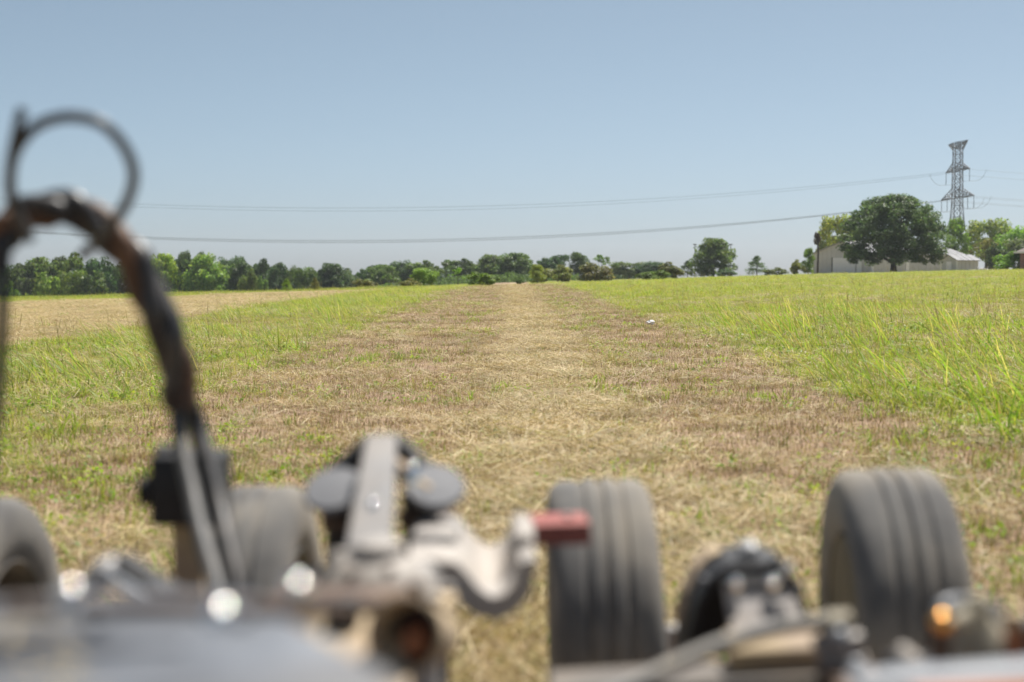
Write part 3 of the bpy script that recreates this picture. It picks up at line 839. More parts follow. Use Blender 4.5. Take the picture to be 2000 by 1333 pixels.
def sheet_wall(name, root, L, h, mat, at, rot, gable=0, ribs=True):
    """a wall of upright ribbed sheet panels along local x, gable adds a peak; the ribs are real"""
    bm = bm_new()
    poly = [(0, 0, 0), (L, 0, 0), (L, 0, h)] + ([(L / 2, 0, h + gable)] if gable else []) + [(0, 0, h)]
    add_prism(bm, poly, (0, .15, 0))
    if ribs:
        n = int(L / .9)
        for i in range(1, n):
            xx = L * i / n
            hh = h + (gable * (1 - abs(xx - L / 2) / (L / 2)) if gable else 0) - .05
            add_box(bm, (xx, -.03, hh / 2 + .02), (.14, .06, hh - .04))
    o = link(name, bm_mesh(bm, name, mat, smooth=False), root, at); o.rotation_euler = (0, 0, rot)
    return o
def rect_part(name, root, c, s, mat, rot=0, parent=None):
    bm = bm_new(); add_box(bm, (0, 0, 0), s)
    o = link(name, bm_mesh(bm, name, mat, smooth=False), root, c); o.rotation_euler = (0, 0, rot)
    return o

def shed_building(name, B, alpha, wd, L, eave, rise, mats, label, cat, z0):
    """gable front from A to B (facing the camera), long side from B back to C"""
    root = empty(name, (B[0], B[1], z0), label, cat)
    root.rotation_euler = (0, 0, -alpha)      # local -x..0 is the gable front, local +y runs back along the side
    wallm, sidem, roofm = mats
    sheet_wall('gable_wall', root, wd, eave, wallm, (-wd, 0, 0), 0, rise)
    sheet_wall('side_wall', root, L - .02, eave, sidem, (0, .16, 0), PI / 2)
    sheet_wall('rear_wall', root, wd, eave, wallm, (-wd, L + .02, 0), 0, rise, ribs=False)
    sheet_wall('side_wall', root, L - .02, eave, sidem, (-wd + .15, .16, 0), PI / 2, ribs=False)
    for s in (0, 1):
        bm = bm_new()
        ov = .35
        k = rise / (wd / 2)
        xe, xr = (ov, -wd / 2) if s == 0 else (-wd - ov, -wd / 2)
        ze = eave - ov * k
        add_prism(bm, [(xe, -ov, ze + .02), (xr, -ov, eave + rise + .02), (xr, -ov, eave + rise + .14), (xe, -ov, ze + .14)], (0, L + 2 * ov, 0))
        n = int(L / 1.1)
        for i in range(1, n):
            yy = L * i / n
            add_bar(bm, (xe, yy, ze + .16), (xr, yy, eave + rise + .16), .1, .06)
        o = link('roof', bm_mesh(bm, 'roof', roofm, smooth=False), root)
    return root

def barn():
    B = (61.5, 243); a = math.radians(45); wd, L, ev, rs = 11.8, 32.8, 3.7, 2.05
    z0 = gz(61.5, 243) - .25
    r = shed_building('barn', B, a, wd, L, ev, rs, (M_TANW, M_GREYW, M_ROOF), 'long tan metal barn with pale roof and white roll door behind the oak', 'barn', z0)
    d = rect_part('roll_door', r, (-5.6, -.10, 1.5), (4.3, .08, 2.9), M_DOOR)
    for i in range(1, 6):
        rect_part('door_slat', d, (0, -.05, -1.45 + i * .48), (4.2, .03, .06), M_WHITE)
    for xx, ww in ((-7.86, .16), (-3.34, .16)):
        rect_part('door_jamb', r, (xx, -.11, 1.5), (ww, .12, 3.0), M_DARK if xx < -5 else M_WHITE)
    rect_part('white_door', r, (-2.5, -.10, 1.15), (.95, .08, 2.2), M_WHITE)
    rect_part('corner_trim', r, (0.02, -.03, 1.85), (.25, .25, 3.7), M_WHITE)
    rect_part('corner_trim', r, (-wd, -.03, 1.85), (.2, .22, 3.7), M_WHITE)
    rect_part('white_door', r, (.12, 11.5, 1.15), (.1, 1.0, 2.2), M_WHITE)
    rect_part('eave_trim', r, (.2, L / 2, 3.6), (.12, L + .6, .16), M_WHITE)
barn()
def shed():
    B = (73.4, 235); z0 = gz(73.4, 235) - .38
    r = shed_building('garden_shed', B, math.radians(55), 3.05, 5.4, 2.35, .8, (M_GREYW, M_TANW, M_ROOF), 'small grey shed with white door and pale roof right of the oak', 'shed', z0)
    rect_part('door', r, (-1.5, -.09, 1.05), (1.0, .08, 2.05), M_DOOR)
    rect_part('corner_trim', r, (.02, -.03, 1.17), (.16, .16, 2.34), M_WHITE)
    rect_part('corner_trim', r, (-3.05, -.03, 1.17), (.14, .16, 2.34), M_WHITE)
    rect_part('corner_trim', r, (.02, 5.4, 1.17), (.18, .14, 2.34), M_WHITE)
shed()
def brick_house():
    m, nt, p, out = mat_new('brick_wall')
    tc = N(nt, 'ShaderNodeTexCoord'); bt = N(nt, 'ShaderNodeTexBrick'); bt.inputs['Scale'].default_value = 4
    bt.inputs['Color1'].default_value = (.30, .13, .09, 1); bt.inputs['Color2'].default_value = (.24, .10, .07, 1); bt.inputs['Mortar'].default_value = (.4, .36, .32, 1)
    mp = N(nt, 'ShaderNodeMapping'); mp.inputs['Rotation'].default_value = (PI / 2, 0, 0)
    nt.links.new(tc.outputs['Object'], mp.inputs[0]); nt.links.new(mp.outputs[0], bt.inputs['Vector'])
    nt.links.new(bt.outputs[0], p.inputs['Base Color']); p.inputs['Roughness'].default_value = .9
    rm = worn('shingle_roof', (.12, .10, .09), (.18, .15, .13), .9, scale=3)
    D = 200; x = W(1992, 527, D).x; z0 = gz(x, D) - .1
    r = empty('brick_house', (x, D, z0), 'red brick house cut off by the right frame edge', 'house')
    r.rotation_euler = (0, 0, -math.atan(.36))
    bm = bm_new(); add_box(bm, (7, 5, 1.45), (14, 10, 2.9)); link('wall', bm_mesh(bm, 'wall', m, smooth=False), r)
    bm = bm_new()
    V = [(-.9, -.9, 2.75), (14.9, -.9, 2.75), (14.9, 10.9, 2.75), (-.9, 10.9, 2.75), (4.6, 5, 5.4), (9.4, 5, 5.4)]
    vs = [bm.verts.new(v) for v in V]
    for f in ((0, 1, 5, 4), (1, 2, 5), (2, 3, 4, 5), (3, 0, 4), (3, 2, 1, 0)): bm.faces.new([vs[i] for i in f])
    link('roof', bm_mesh(bm, 'roof', rm, smooth=False), r)
    rect_part('fascia', r, (7, -.92, 2.78), (15.8, .06, .22), M_WHITE)
    f = rect_part('window', r, (2.4, -.02, 1.6), (1.4, .1, 1.4), M_WHITE); rect_part('pane', f, (0, -.04, 0), (1.2, .06, 1.2), M_DARK)
brick_house()
def rubble():
    D = 196; c = W(1912, 531, D); z0 = gz(c.x, D)
    r = empty('rubble_heap', (c.x, D, z0), 'heap of pale rubble and branches right of the small shed', 'rubble')
    m = worn('pale_concrete', (.45, .42, .38), (.6, .57, .53), .9, scale=2)
    rr = random.Random(4)
    for i in range(16):
        bm = bm_new(); bmesh.ops.create_icosphere(bm, subdivisions=1, radius=1)
        for v in bm.verts: v.co *= rr.uniform(.7, 1.2)
        q = rr.uniform(-1, 1)
        o = link('chunk', bm_mesh(bm, 'chunk', m, smooth=False), r, (q * 1.2, rr.uniform(-.6, .6), .2 + (1 - abs(q)) * rr.uniform(0, .45)))
        o.scale = (rr.uniform(.2, .42), rr.uniform(.2, .4), rr.uniform(.15, .28)); o.rotation_euler = (rr.uniform(0, 3), rr.uniform(0, 3), rr.uniform(0, 3))
    for i in range(5):
        bm = bm_new(); add_tube(bm, [(rr.uniform(.5, 1.3), 0, .3), (rr.uniform(.9, 1.7), rr.uniform(-.3, .3), rr.uniform(.7, 1.6))], [.05, .02], 5)
        link('branch', bm_mesh(bm, 'branch', M_BARK), r)
rubble()

# ------------------------------------------------------------------ pylon and lines
M_STEEL = worn('dull_steel', (.065, .07, .075), (.095, .10, .105), .6, metal=.3, scale=2, bump=0)
M_WIRE = worn('wire', (.16, .17, .18), (.20, .21, .22), .6, metal=.2, scale=1, bump=0)
def on_line(t): return Vector((156 - t, 500 - .06 * t, 0))
ARM = Vector((.065, -1, 0)).normalized()
LIN = Vector((-1, -.065, 0)).normalized()
def pylon():
    b0 = on_line(0); z0 = gz(b0.x, b0.y)
    root = empty('pylon', (b0.x, b0.y, z0), 'tall grey lattice pylon rising behind the oak and barn', 'pylon')
    zt = lambda py: W(1866, py, 500).z - z0
    H = zt(279)
    lv = [(0, 3.4), (zt(470), 2.55), (zt(445), 2.1), (zt(424), 1.75), (zt(402), 1.5), (zt(384), 1.45), (zt(366), 1.42), (zt(350), 1.4), (zt(336), 1.36), (zt(318), 1.32), (zt(302), 1.3), (zt(290), 1.3), (H, 1.3)]
    Q = [ARM + LIN, ARM - LIN, -ARM - LIN, -ARM + LIN]
    bm = bm_new(); bx = bm_new()
    for k in range(4):
        for (za, ha), (zb, hb) in zip(lv[:-1], lv[1:]):
            add_bar(bm, Q[k] * ha + Vector((0, 0, za)), Q[k] * hb + Vector((0, 0, zb)), .22)
            n = (k + 1) % 4
            add_bar(bx, Q[k] * ha + Vector((0, 0, za)), Q[n] * hb + Vector((0, 0, zb)), .12)
            add_bar(bx, Q[n] * ha + Vector((0, 0, za)), Q[k] * hb + Vector((0, 0, zb)), .12)
            add_bar(bx, Q[k] * hb + Vector((0, 0, zb)), Q[n] * hb + Vector((0, 0, zb)), .12)
    link('legs', bm_mesh(bm, 'legs', M_STEEL, smooth=False), root); link('bracing', bm_mesh(bx, 'bracing', M_STEEL, smooth=False), root)
    def arm(nm, zb, zu, half, up=False):
        bm = bm_new()
        for s in (-1, 1):
            tip = ARM * half * s + Vector((0, 0, zb if not up else zu))
            for side in (-1, 1):
                inn_b = ARM * 1.4 * s + LIN * 1.4 * side + Vector((0, 0, zb)); inn_u = ARM * 1.4 * s + LIN * 1.35 * side + Vector((0, 0, zu))
                add_bar(bm, inn_b, tip, .2); add_bar(bm, inn_u, tip, .2)
                prev_b, prev_u = inn_b, inn_u
                nseg = 5
                for i in range(1, nseg):
                    t = i / nseg
                    pb = inn_b.lerp(tip, t); pu = inn_u.lerp(tip, t)
                    add_bar(bm, pb, pu, .13); add_bar(bm, prev_b, pu, .13)
                    prev_b, prev_u = pb, pu
        link(nm, bm_mesh(bm, nm, M_STEEL, smooth=False), root)
    arm('top_arm', H - 2.4, H, 9.0, True)
    zu, zl = zt(334), zt(387)
    arm('upper_arm', zu, zt(319), 11.2); arm('lower_arm', zl, zt(368), 15.4)
    atts = [(zu, 10.9), (zu, -10.9), (zl, 15), (zl, -15), (zl, 9.5), (zl, -9.5)]
    for z, a in atts:
        bm = bm_new(); top = ARM * a + Vector((0, 0, z)); bot = top - Vector((0, 0, 4.3))
        add_tube(bm, [top, bot], .10, 6)
        link('insulator', bm_mesh(bm, 'insulator', M_STEEL), root)
        bm = bm_new()
        P = [top + LIN * 6 + Vector((0, 0, -.5)), top + LIN * 5 + Vector((0, 0, -2.6)), top + LIN * 3 + Vector((0, 0, -4.3)), bot, top - LIN * 3 + Vector((0, 0, -4.1)), top - LIN * 5 + Vector((0, 0, -2.4)), top - LIN * 6 + Vector((0, 0, -.2))]
        add_tube(bm, catmull(P, 4), .05, 5)
        link('jumper_cable', bm_mesh(bm, 'jumper_cable', M_WIRE), root)
    nm = ['upper power line on the near arm', 'upper power line on the far arm', 'lower power line at the near arm tip', 'lower power line at the far arm tip', 'lower power line inside the near arm', 'lower power line inside the far arm']
    for (z, a), txt in zip(atts, nm):
        zmin = (24.6 - z0) if z == zu else (13.7 - z0)
        for side in (1, -1):
            P = []
            for i in range(41):
                if side == 1:
                    t = i / 40 * 440; zz = zmin + (z - .3 - zmin) * ((t - 220) / 220) ** 2
                else:
                    t = -i / 40 * 300; zz = z - .3 - .075 * abs(t) + .00025 * t * t
                P.append(ARM * a + LIN * t + Vector((0, 0, zz)))
            bm = bm_new()
            off = (0, 0, .22) if z == zu else (0, 0, 0)
            add_tube(bm, P, .037, 5)
            o = link('power_line', bm_mesh(bm, 'power_line', M_WIRE), None, (b0.x, b0.y, z0))
            tag(o, txt + (', running left from the pylon across the sky' if side == 1 else ', running off right from the pylon'), 'power line', 'power lines strung from the pylon')
pylon()
def light_pole(px, top, D, label):
    p = W(px, 530, D); z0 = gz(p.x, D); h = W(px, top, D).z - z0
    r = empty('light_pole', (p.x, D, z0), label, 'light pole', 'thin light poles beside the lone tree')
    bm = bm_new(); add_tube(bm, [(0, 0, 0), (0, 0, h)], [.16, .10], 6); link('pole', bm_mesh(bm, 'pole', M_WIRE), r)
    bm = bm_new(); add_box(bm, (0, 0, h + .15), (.9, .4, .3), bev=.05); link('lamp_head', bm_mesh(bm, 'lamp_head', M_WIRE), r)
light_pole(1357, 479, 380, 'thin light pole left of the lone large tree')
light_pole(1427, 479, 380, 'thin light pole right of the lone large tree')
def litter():
    D = 24.5; p = W(1271, 626, D); z0 = gz(p.x, D)
    bm = bm_new(); bmesh.ops.create_icosphere(bm, subdivisions=3, radius=.075)
    rr = random.Random(2)
    for v in bm.verts:
        v.co *= 1 + .25 * math.sin(v.co.x * 60) * math.cos(v.co.y * 47 + v.co.z * 70); v.co.z *= .55
    o = link('plastic_bag', bm_mesh(bm, 'plastic_bag', worn('white_plastic', (.75, .75, .75), (.82, .82, .82), .4, bump=0), smooth=True), None, (p.x, D, z0 + .05 + .25))
    o.location.z = W(1271, 627, D).z - .03
    tag(o, 'crumpled white plastic scrap in the grass right of the lane', 'litter')
litter()

# ------------------------------------------------------------------ the mower in the foreground
ROOT = Vector((0, 2.0, gz(0, 2.0)))
root = empty('rotary_mower', ROOT, 'dusty towed rotary mower with four ribbed tyres and a rising hose bundle', 'mower')
M_RUB = worn('dusty_rubber', (.165, .16, .156), (.27, .258, .24), .9, scale=7, dirt=(.40, .355, .295), dirt_amt=.8, bump=.25, spec=.12)
M_RIM = worn('shaded_rim', (.045, .04, .035), (.08, .07, .06), .6, scale=20, dirt=(.2, .16, .12), dirt_amt=.5)  # dark brown puts the black shadow inside the rims into their colour
M_BLACK = worn('black_rubber', (.012, .012, .014), (.025, .025, .028), .6, scale=30, bump=.05)
M_GREY = worn('grey_paint', (.20, .205, .22), (.28, .285, .30), .45, metal=.2, scale=12, dirt=(.30, .25, .2), dirt_amt=.5)
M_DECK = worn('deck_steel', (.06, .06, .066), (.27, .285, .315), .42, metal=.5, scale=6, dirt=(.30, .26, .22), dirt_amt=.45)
M_DUSTY = worn('dusty_plate', (.27, .235, .205), (.34, .30, .27), .75, scale=10, dirt=(.22, .22, .235), dirt_amt=.8)
M_PLATE = worn('grey_plate', (.17, .172, .185), (.22, .222, .235), .75, scale=12, bump=.05)
M_LIGHT = worn('pale_cast', (.30, .28, .27), (.38, .36, .345), .6, scale=12, dirt=(.42, .34, .25), dirt_amt=.4)
M_TAN = worn('dusty_tan', (.36, .27, .19), (.46, .36, .25), .8, scale=16, dirt=(.55, .42, .22), dirt_amt=.5)
M_BROWN = worn('rusty_brown', (.07, .045, .035), (.12, .075, .05), .7, scale=20, dirt=(.22, .15, .1), dirt_amt=.4)
M_RED = worn('red_paint', (.24, .055, .045), (.31, .085, .07), .6, scale=20, dirt=(.4, .2, .15), dirt_amt=.4)
M_CHROME = worn('bright_steel', (.8, .8, .8), (.9, .9, .9), .12, metal=1.0, scale=20, bump=0)
M_BEAM = worn('beam_paint', (.10, .09, .083), (.155, .14, .125), .8, scale=14, dirt=(.24, .19, .14), dirt_amt=.5)
M_BRIGHT = worn('galvanised', (.27, .285, .31), (.34, .355, .38), .55, metal=.2, scale=20, bump=0)
M_BRASS = worn('brass', (.85, .42, .12), (.95, .5, .16), .16, metal=1.0, scale=30, bump=0)
M_SLEEVE = worn('brown_sleeve', (.085, .045, .026), (.16, .08, .042), .6, scale=40)
M_HOSE = worn('black_hose', (.018, .017, .019), (.04, .038, .04), .42, scale=40, dirt=(.12, .10, .085), dirt_amt=.4)
M_GHOSE = worn('grey_hose', (.085, .083, .082), (.13, .127, .12), .6, scale=40, dirt=(.32, .27, .2), dirt_amt=.4)
M_TAIL = worn('dusty_hose', (.05, .05, .052), (.085, .083, .082), .55, scale=40, dirt=(.14, .12, .1), dirt_amt=.3)
M_CABLE = worn('grey_cable', (.045, .05, .055), (.08, .085, .09), .4, scale=30, bump=0)
M_BOOT = worn('khaki_canvas', (.34, .30, .23), (.44, .40, .31), .9, scale=18, bump=.4)
M_RUST = worn('orange_rust', (.30, .11, .05), (.42, .17, .08), .7, scale=20)

rb = M_RUB.node_tree.nodes['Principled BSDF']
rb.inputs['Diffuse Roughness'].default_value = .6
rb.inputs['Sheen Weight'].default_value = .08
rb.inputs['Sheen Roughness'].default_value = .6
rb.inputs['Sheen Tint'].default_value = (.8, .7, .6, 1)
def part(name, bm, mat, parent=None, label=None, smooth=True, sharp=40):
    o = link(name, bm_mesh(bm, name, mat, tuple(ROOT), smooth, sharp), parent or root)
    if label: o['label'] = label
    return o

# wheels ------------------------------------------------------------
R_T = .320
def make_wheel():
    hub = bm_new()
    add_lathe(hub, [(0.0, -.035), (.055, -.035), (.06, -.03), (.14, -.012), (.168, -.02), (.168, .012), (.14, .0), (.06, .02), (.055, .03), (0, .03)], axis='x', seg=28)
    wh = link('wheel', bm_mesh(hub, 'wheel', M_RIM), root)
    t = bm_new()
    half = [(.188, -.080), (.20, -.090), (.222, -.098), (.248, -.102), (.274, -.101), (.295, -.097), (.306, -.090), (.313, -.082)]
    tread = []
    gx = [-.037, 0.0, .037]
    for g in gx:
        e = lambda xx: R_T - .012 * (abs(xx) / .086) ** 2
        tread += [(e(g - .0085), g - .0085), (R_T - .009, g - .005), (R_T - .009, g + .005), (e(g + .0085), g + .0085)]
    prof = half + [(.317, -.074)] + tread + [(.317, .074)] + [(r, -h) for r, h in half[::-1]] + [(.175, .06), (.175, -.06)]
    rings = []
    seg = 72
    for r, h in prof:
        rings.append([t.verts.new((h, r * math.cos(2 * PI * k / seg), r * math.sin(2 * PI * k / seg))) for k in range(seg)])
    for i in range(len(prof)):
        a, b = rings[i], rings[(i + 1) % len(prof)]
        for k in range(seg): t.faces.new((a[k], a[(k + 1) % seg], b[(k + 1) % seg], b[k]))
    link('tyre', bm_mesh(t, 'tyre', M_RUB, sharp=50), wh)
    rm = bm_new()
    add_lathe(rm, [(.196, -.088), (.190, -.092), (.178, -.086), (.165, -.06), (.160, 0), (.165, .06), (.178, .086), (.190, .092), (.196, .088), (.182, .06), (.176, 0), (.182, -.06), (.196, -.088)], axis='x', seg=48)
    link('rim', bm_mesh(rm, 'rim', M_RIM), wh)
    for k in range(5):
        b = bm_new(); a = 2 * PI * k / 5
        add_lathe(b, [(0, .045), (.010, .043), (.011, .02), (.011, -.02), (.010, -.045), (0, -.047)], (0, .085 * math.cos(a), .085 * math.sin(a)), 'x', 6)
        link('lug_nut', bm_mesh(b, 'lug_nut', M_GREY, smooth=False), wh)
    return wh
wheel0 = make_wheel()
WY = 2.78
spots = [(-1.072, 'leftmost ribbed tyre, cut by the frame edge'), (-.505, 'ribbed tyre behind the hose foot and black box'), (.178, 'ribbed tyre facing straight on beside the red bar'), (.748, 'rightmost ribbed tyre beside the amber fitting')]
for i, (x, lb) in enumerate(spots):
    wh = wheel0 if i == 0 else copy_tree(wheel0, root)
    zc = .332 + .020 * x + R_T - .320 - (.012 if i == 0 else -.010 if i == 3 else 0)
    wh.location = Vector((x, WY, zc)) - ROOT
    wh.rotation_euler = (random.uniform(0, 6), math.radians(-1.6), math.radians(-4 if i == 3 else 0))
    wh['label'] = lb
# axle beams, each carrying a pair of wheels
for x0, x1 in ((-1.0, -.56), (.24, .66)):
    bm = bm_new()
    za = .332 + .020 * (x0 + x1) / 2
    add_tube(bm, [(x0, WY, za - .006), (x1, WY, za + .006)], .03, 12)
    add_box(bm, ((x0 + x1) / 2, WY - .30, za + .03), (.08, .62, .07), bev=.008)
    part('axle_beam', bm, M_GREY)

# deck --------------------------------------------------------------
def deck():
    bm = bm_new()
    ztop = .812
    poly = [(-1.30, .55), (-1.30, 1.44), (-.55, 1.50), (-.38, 1.53), (-.27, 1.50), (-.205, 1.36), (-.11, 1.2), (-.05, 1.0), (.0, .55)]
    poly = [(x * .7, y * .7) for x, y in poly]
    P = [Vector((x, y, ztop + .012 * (x + .4))) for x, y in poly]
    add_prism(bm, P, (0, 0, -.035))
    es = [e for e in bm.edges if len(e.link_faces) == 2 and e.calc_face_angle(0) > .5 and abs(e.verts[0].co.z - e.verts[1].co.z) < .02]
    bmesh.ops.bevel(bm, geom=es, offset=.01, segments=3, affect='EDGES')
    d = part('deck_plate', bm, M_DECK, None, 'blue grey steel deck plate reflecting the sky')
    bm = bm_new()
    Q = [Vector((x * .97 - .02, y - .03 if y > .45 else y, ztop - .04)) for x, y in poly]
    add_prism(bm, Q, (0, 0, -.44))
    part('deck_body', bm, M_BROWN, d)
    bm = bm_new(); add_box(bm, (-.02, 1.33, .39), (2.3, 1.72, .05), bev=.01); part('bounce_blocker', bm, M_BROWN, d)  # unseen slab added to keep ground bounce off the tyres
    # ribs pressed along the plate
    for k, (a, b) in enumerate((((-.86, .95), (-.30, 1.01)), ((-.86, .85), (-.21, .90)))):
        bm = bm_new(); add_tube(bm, [(a[0], a[1], ztop - .004), (b[0], b[1], ztop + .0)], .009, 8)
        part('stiffening_rib', bm, M_DECK, d)
    # bright domed nuts
    for px, py, D, rr in ((138, 1160, 1.00, .0096), (430, 1200, .97, .0100), (578, 1148, 1.03, .0096)):
        p = W(px, py, D)
        bm = bm_new(); add_lathe(bm, [(rr * 1.3, -.05), (rr * 1.3, -.004), (rr, -.003)] + dome(rr, rr * .9, 8), p, 'z', 20)
        part('domed_nut', bm, M_CHROME, d)
    bm = bm_new(); add_bar(bm, (-.36, 1.0, ztop + .004), (-.11, .985, ztop + .006), .012, .012); part('deck_seam', bm, M_BROWN, d)
    bm = bm_new(); add_bar(bm, (-.70, .965, ztop + .002), (-.40, 1.0, ztop + .004), .010, .012); part('deck_seam', bm, M_BROWN, d)
    for q in range(6):
        bm = bm_new(); add_lathe(bm, [(.007, -.002), (.007, .005), (.005, .007), (0, .007)], (-.66 + q * .095, .90 + .012 * q, ztop + .004), 'z', 6); part('deck_bolt', bm, M_GREY, d, smooth=False)
    rr = np.random.default_rng(8); bm = bm_new()
    for i in range(420):
        x, y = rr.uniform(-.85, -.12), rr.uniform(.62, 1.0)
        if x > -.12 - .55 * (y - .6): continue
        a = rr.uniform(0, PI); l = rr.uniform(.006, .03); v = Vector((math.cos(a), math.sin(a), rr.uniform(-.05, .15))); q = Vector((-v.y, v.x, 0)) * .0012
        p = Vector((x, y, ztop + .012 * (x + .4) + .003)); e = p + v * l
        bm.faces.new([bm.verts.new(k) for k in (p - q, p + q, e + q, e - q)])
    ch = part('chaff', bm, worn('chaff', (.38, .30, .17), (.50, .42, .27), .9, bump=0), d, smooth=False); ch['kind'] = 'stuff'
    return d
DECK = deck()

# lever at the left of the deck
bm = bm_new()
add_tube(bm, catmull([W(172, 1150, 1.62), W(205, 1118, 1.64), W(238, 1108, 1.66)], 5), [.012, .014, .016, .017, .018, .018, .018, .017, .016, .014, .012], 10)
lev = part('lever', bm, M_GREY)
bm = bm_new(); add_bar(bm, W(232, 1104, 1.66), W(330, 1172, 1.58), .025, .03); part('lever_strap', bm, M_BLACK, lev)
bm = bm_new(); add_tube(bm, [W(205, 1118, 1.6), W(290, 1172, 1.55)], .006, 8); part('lever_rod', bm, M_BRIGHT, lev)
for px, py in ((212, 1140), (240, 1142)):
    bm = bm_new(); add_lathe(bm, dome(.006, .005), W(px, py, 1.6), 'z', 12); part('rivet', bm, M_CHROME, lev)

# hose bundle -------------------------------------------------------
def hose_bundle():
    path = catmull([W(356, 790, 2.02), W(345, 720, 2.01), W(317, 632, 2.0), W(282, 548, 2.0), W(243, 487, 2.0), W(196, 441, 2.0), W(140, 410, 1.99), W(85, 407, 1.98), W(35, 432, 1.97), W(-12, 475, 1.96), W(-60, 560, 1.96), W(-100, 720, 1.96), W(-118, 950, 1.94), W(-120, 1200, 1.92), W(-112, 1420, 1.88)], 10)
    fr = frames(path)
    def strand(ph, off, rad, turns, seg=10):
        bm = bm_new(); P = []; R = []
        L = len(path)
        for i, p in enumerate(path):
            t, n, b = fr[i]; a = ph + turns * 2 * PI * i / L
            P.append(p + (n * math.cos(a) + b * math.sin(a)) * off); R.append(rad * (1 + .14 * math.sin(i * .45 + ph)))
        add_tube(bm, P, R, seg); return bm
    h = part('hose_bundle', strand(0, .0125, .0150, 3.4), M_HOSE, None, 'black hoses twisted with a brown sleeve, arching up at left')
    part('sleeve', strand(2.1, .0135, .0145, 3.4), M_SLEEVE, h)
    part('hose', strand(4.2, .0125, .0150, 3.4), M_HOSE, h)
    bm = bm_new(); add_tube(bm, catmull([W(354, 770, 2.03), W(347, 810, 2.02), W(356, 880, 1.98), W(374, 960, 1.93), W(394, 1050, 1.86), W(424, 1150, 1.78), W(440, 1240, 1.74)], 6), .0112, 10)
    part('hose_tail', bm, M_TAIL, h, 'grey hose end running down over the black box')
    bm = bm_new(); add_tube(bm, catmull([W(362, 770, 2.04), W(384, 830, 2.05), W(404, 900, 2.02), W(424, 980, 1.98), W(442, 1060, 1.93), W(462, 1150, 1.88), W(470, 1220, 1.85)], 6), .0145, 10)
    part('hose_tail', bm, M_HOSE, h, 'black hose end running down right of the grey one')
    bm = bm_new(); add_tube(bm, catmull([W(22, 440, 1.95), W(10, 500, 1.94), W(6, 600, 1.92), W(2, 700, 1.92), W(-6, 800, 1.92), W(-22, 950, 1.92), W(-30, 1200, 1.95)], 6), .0085, 10)
    part('hose_tail', bm, M_HOSE, h, 'dark hose hanging along the left frame edge')
    k = 1.52
    lp = [W(60, 470, 1.27*k), W(28, 402, 1.25*k), W(20, 350, 1.24*k), W(30, 298, 1.23*k), W(62, 254, 1.22*k), W(104, 233, 1.21*k), W(152, 229, 1.21*k), W(202, 244, 1.21*k), W(242, 286, 1.22*k), W(261, 338, 1.23*k), W(250, 390, 1.25*k), W(222, 436, 1.28*k), W(190, 470, 1.31*k), W(160, 500, 1.33*k)]
    bm = bm_new(); add_tube(bm, catmull(lp, 6), .0076, 12); c = part('cable_loop', bm, M_CABLE, h)
    bm = bm_new(); add_tube(bm, catmull([W(44, 212, 1.21*k), W(36, 245, 1.21*k), W(27, 285, 1.215*k), W(20, 330, 1.22*k), W(20, 380, 1.23*k), W(40, 440, 1.27*k)], 6), .0072, 10); part('cable_tail', bm, M_HOSE, h)
hose_bundle()
def valve_box():
    Db = 2.06
    a = W(290, 892, Db); b = W(428, 1030, Db)
    bm = bm_new(); c = (a + b) / 2
    add_box(bm, c + Vector((0, .05, 0)), (b.x - a.x, .10, a.z - b.z), bev=.006)
    v = part('valve_box', bm, M_BLACK)
    bm = bm_new(); p = W(292, 960, Db + .03); add_tube(bm, [p, p + Vector((-.013, 0, 0))], .022, 12); part('port_cap', bm, M_BLACK, v)
    bm = bm_new(); p = W(360, 1060, Db + .04); add_box(bm, p + Vector((0, .03, -.10)), (.045, .03, .30), bev=.004); part('bracket', bm, M_TAN, v)
    for px in (318, 345):
        bm = bm_new(); add_lathe(bm, [(.011, -.014), (.011, .010), (.008, .014), (0, .014)], W(px, 886, Db + .05), 'z', 10); part('port_plug', bm, M_GREY, v)
valve_box()

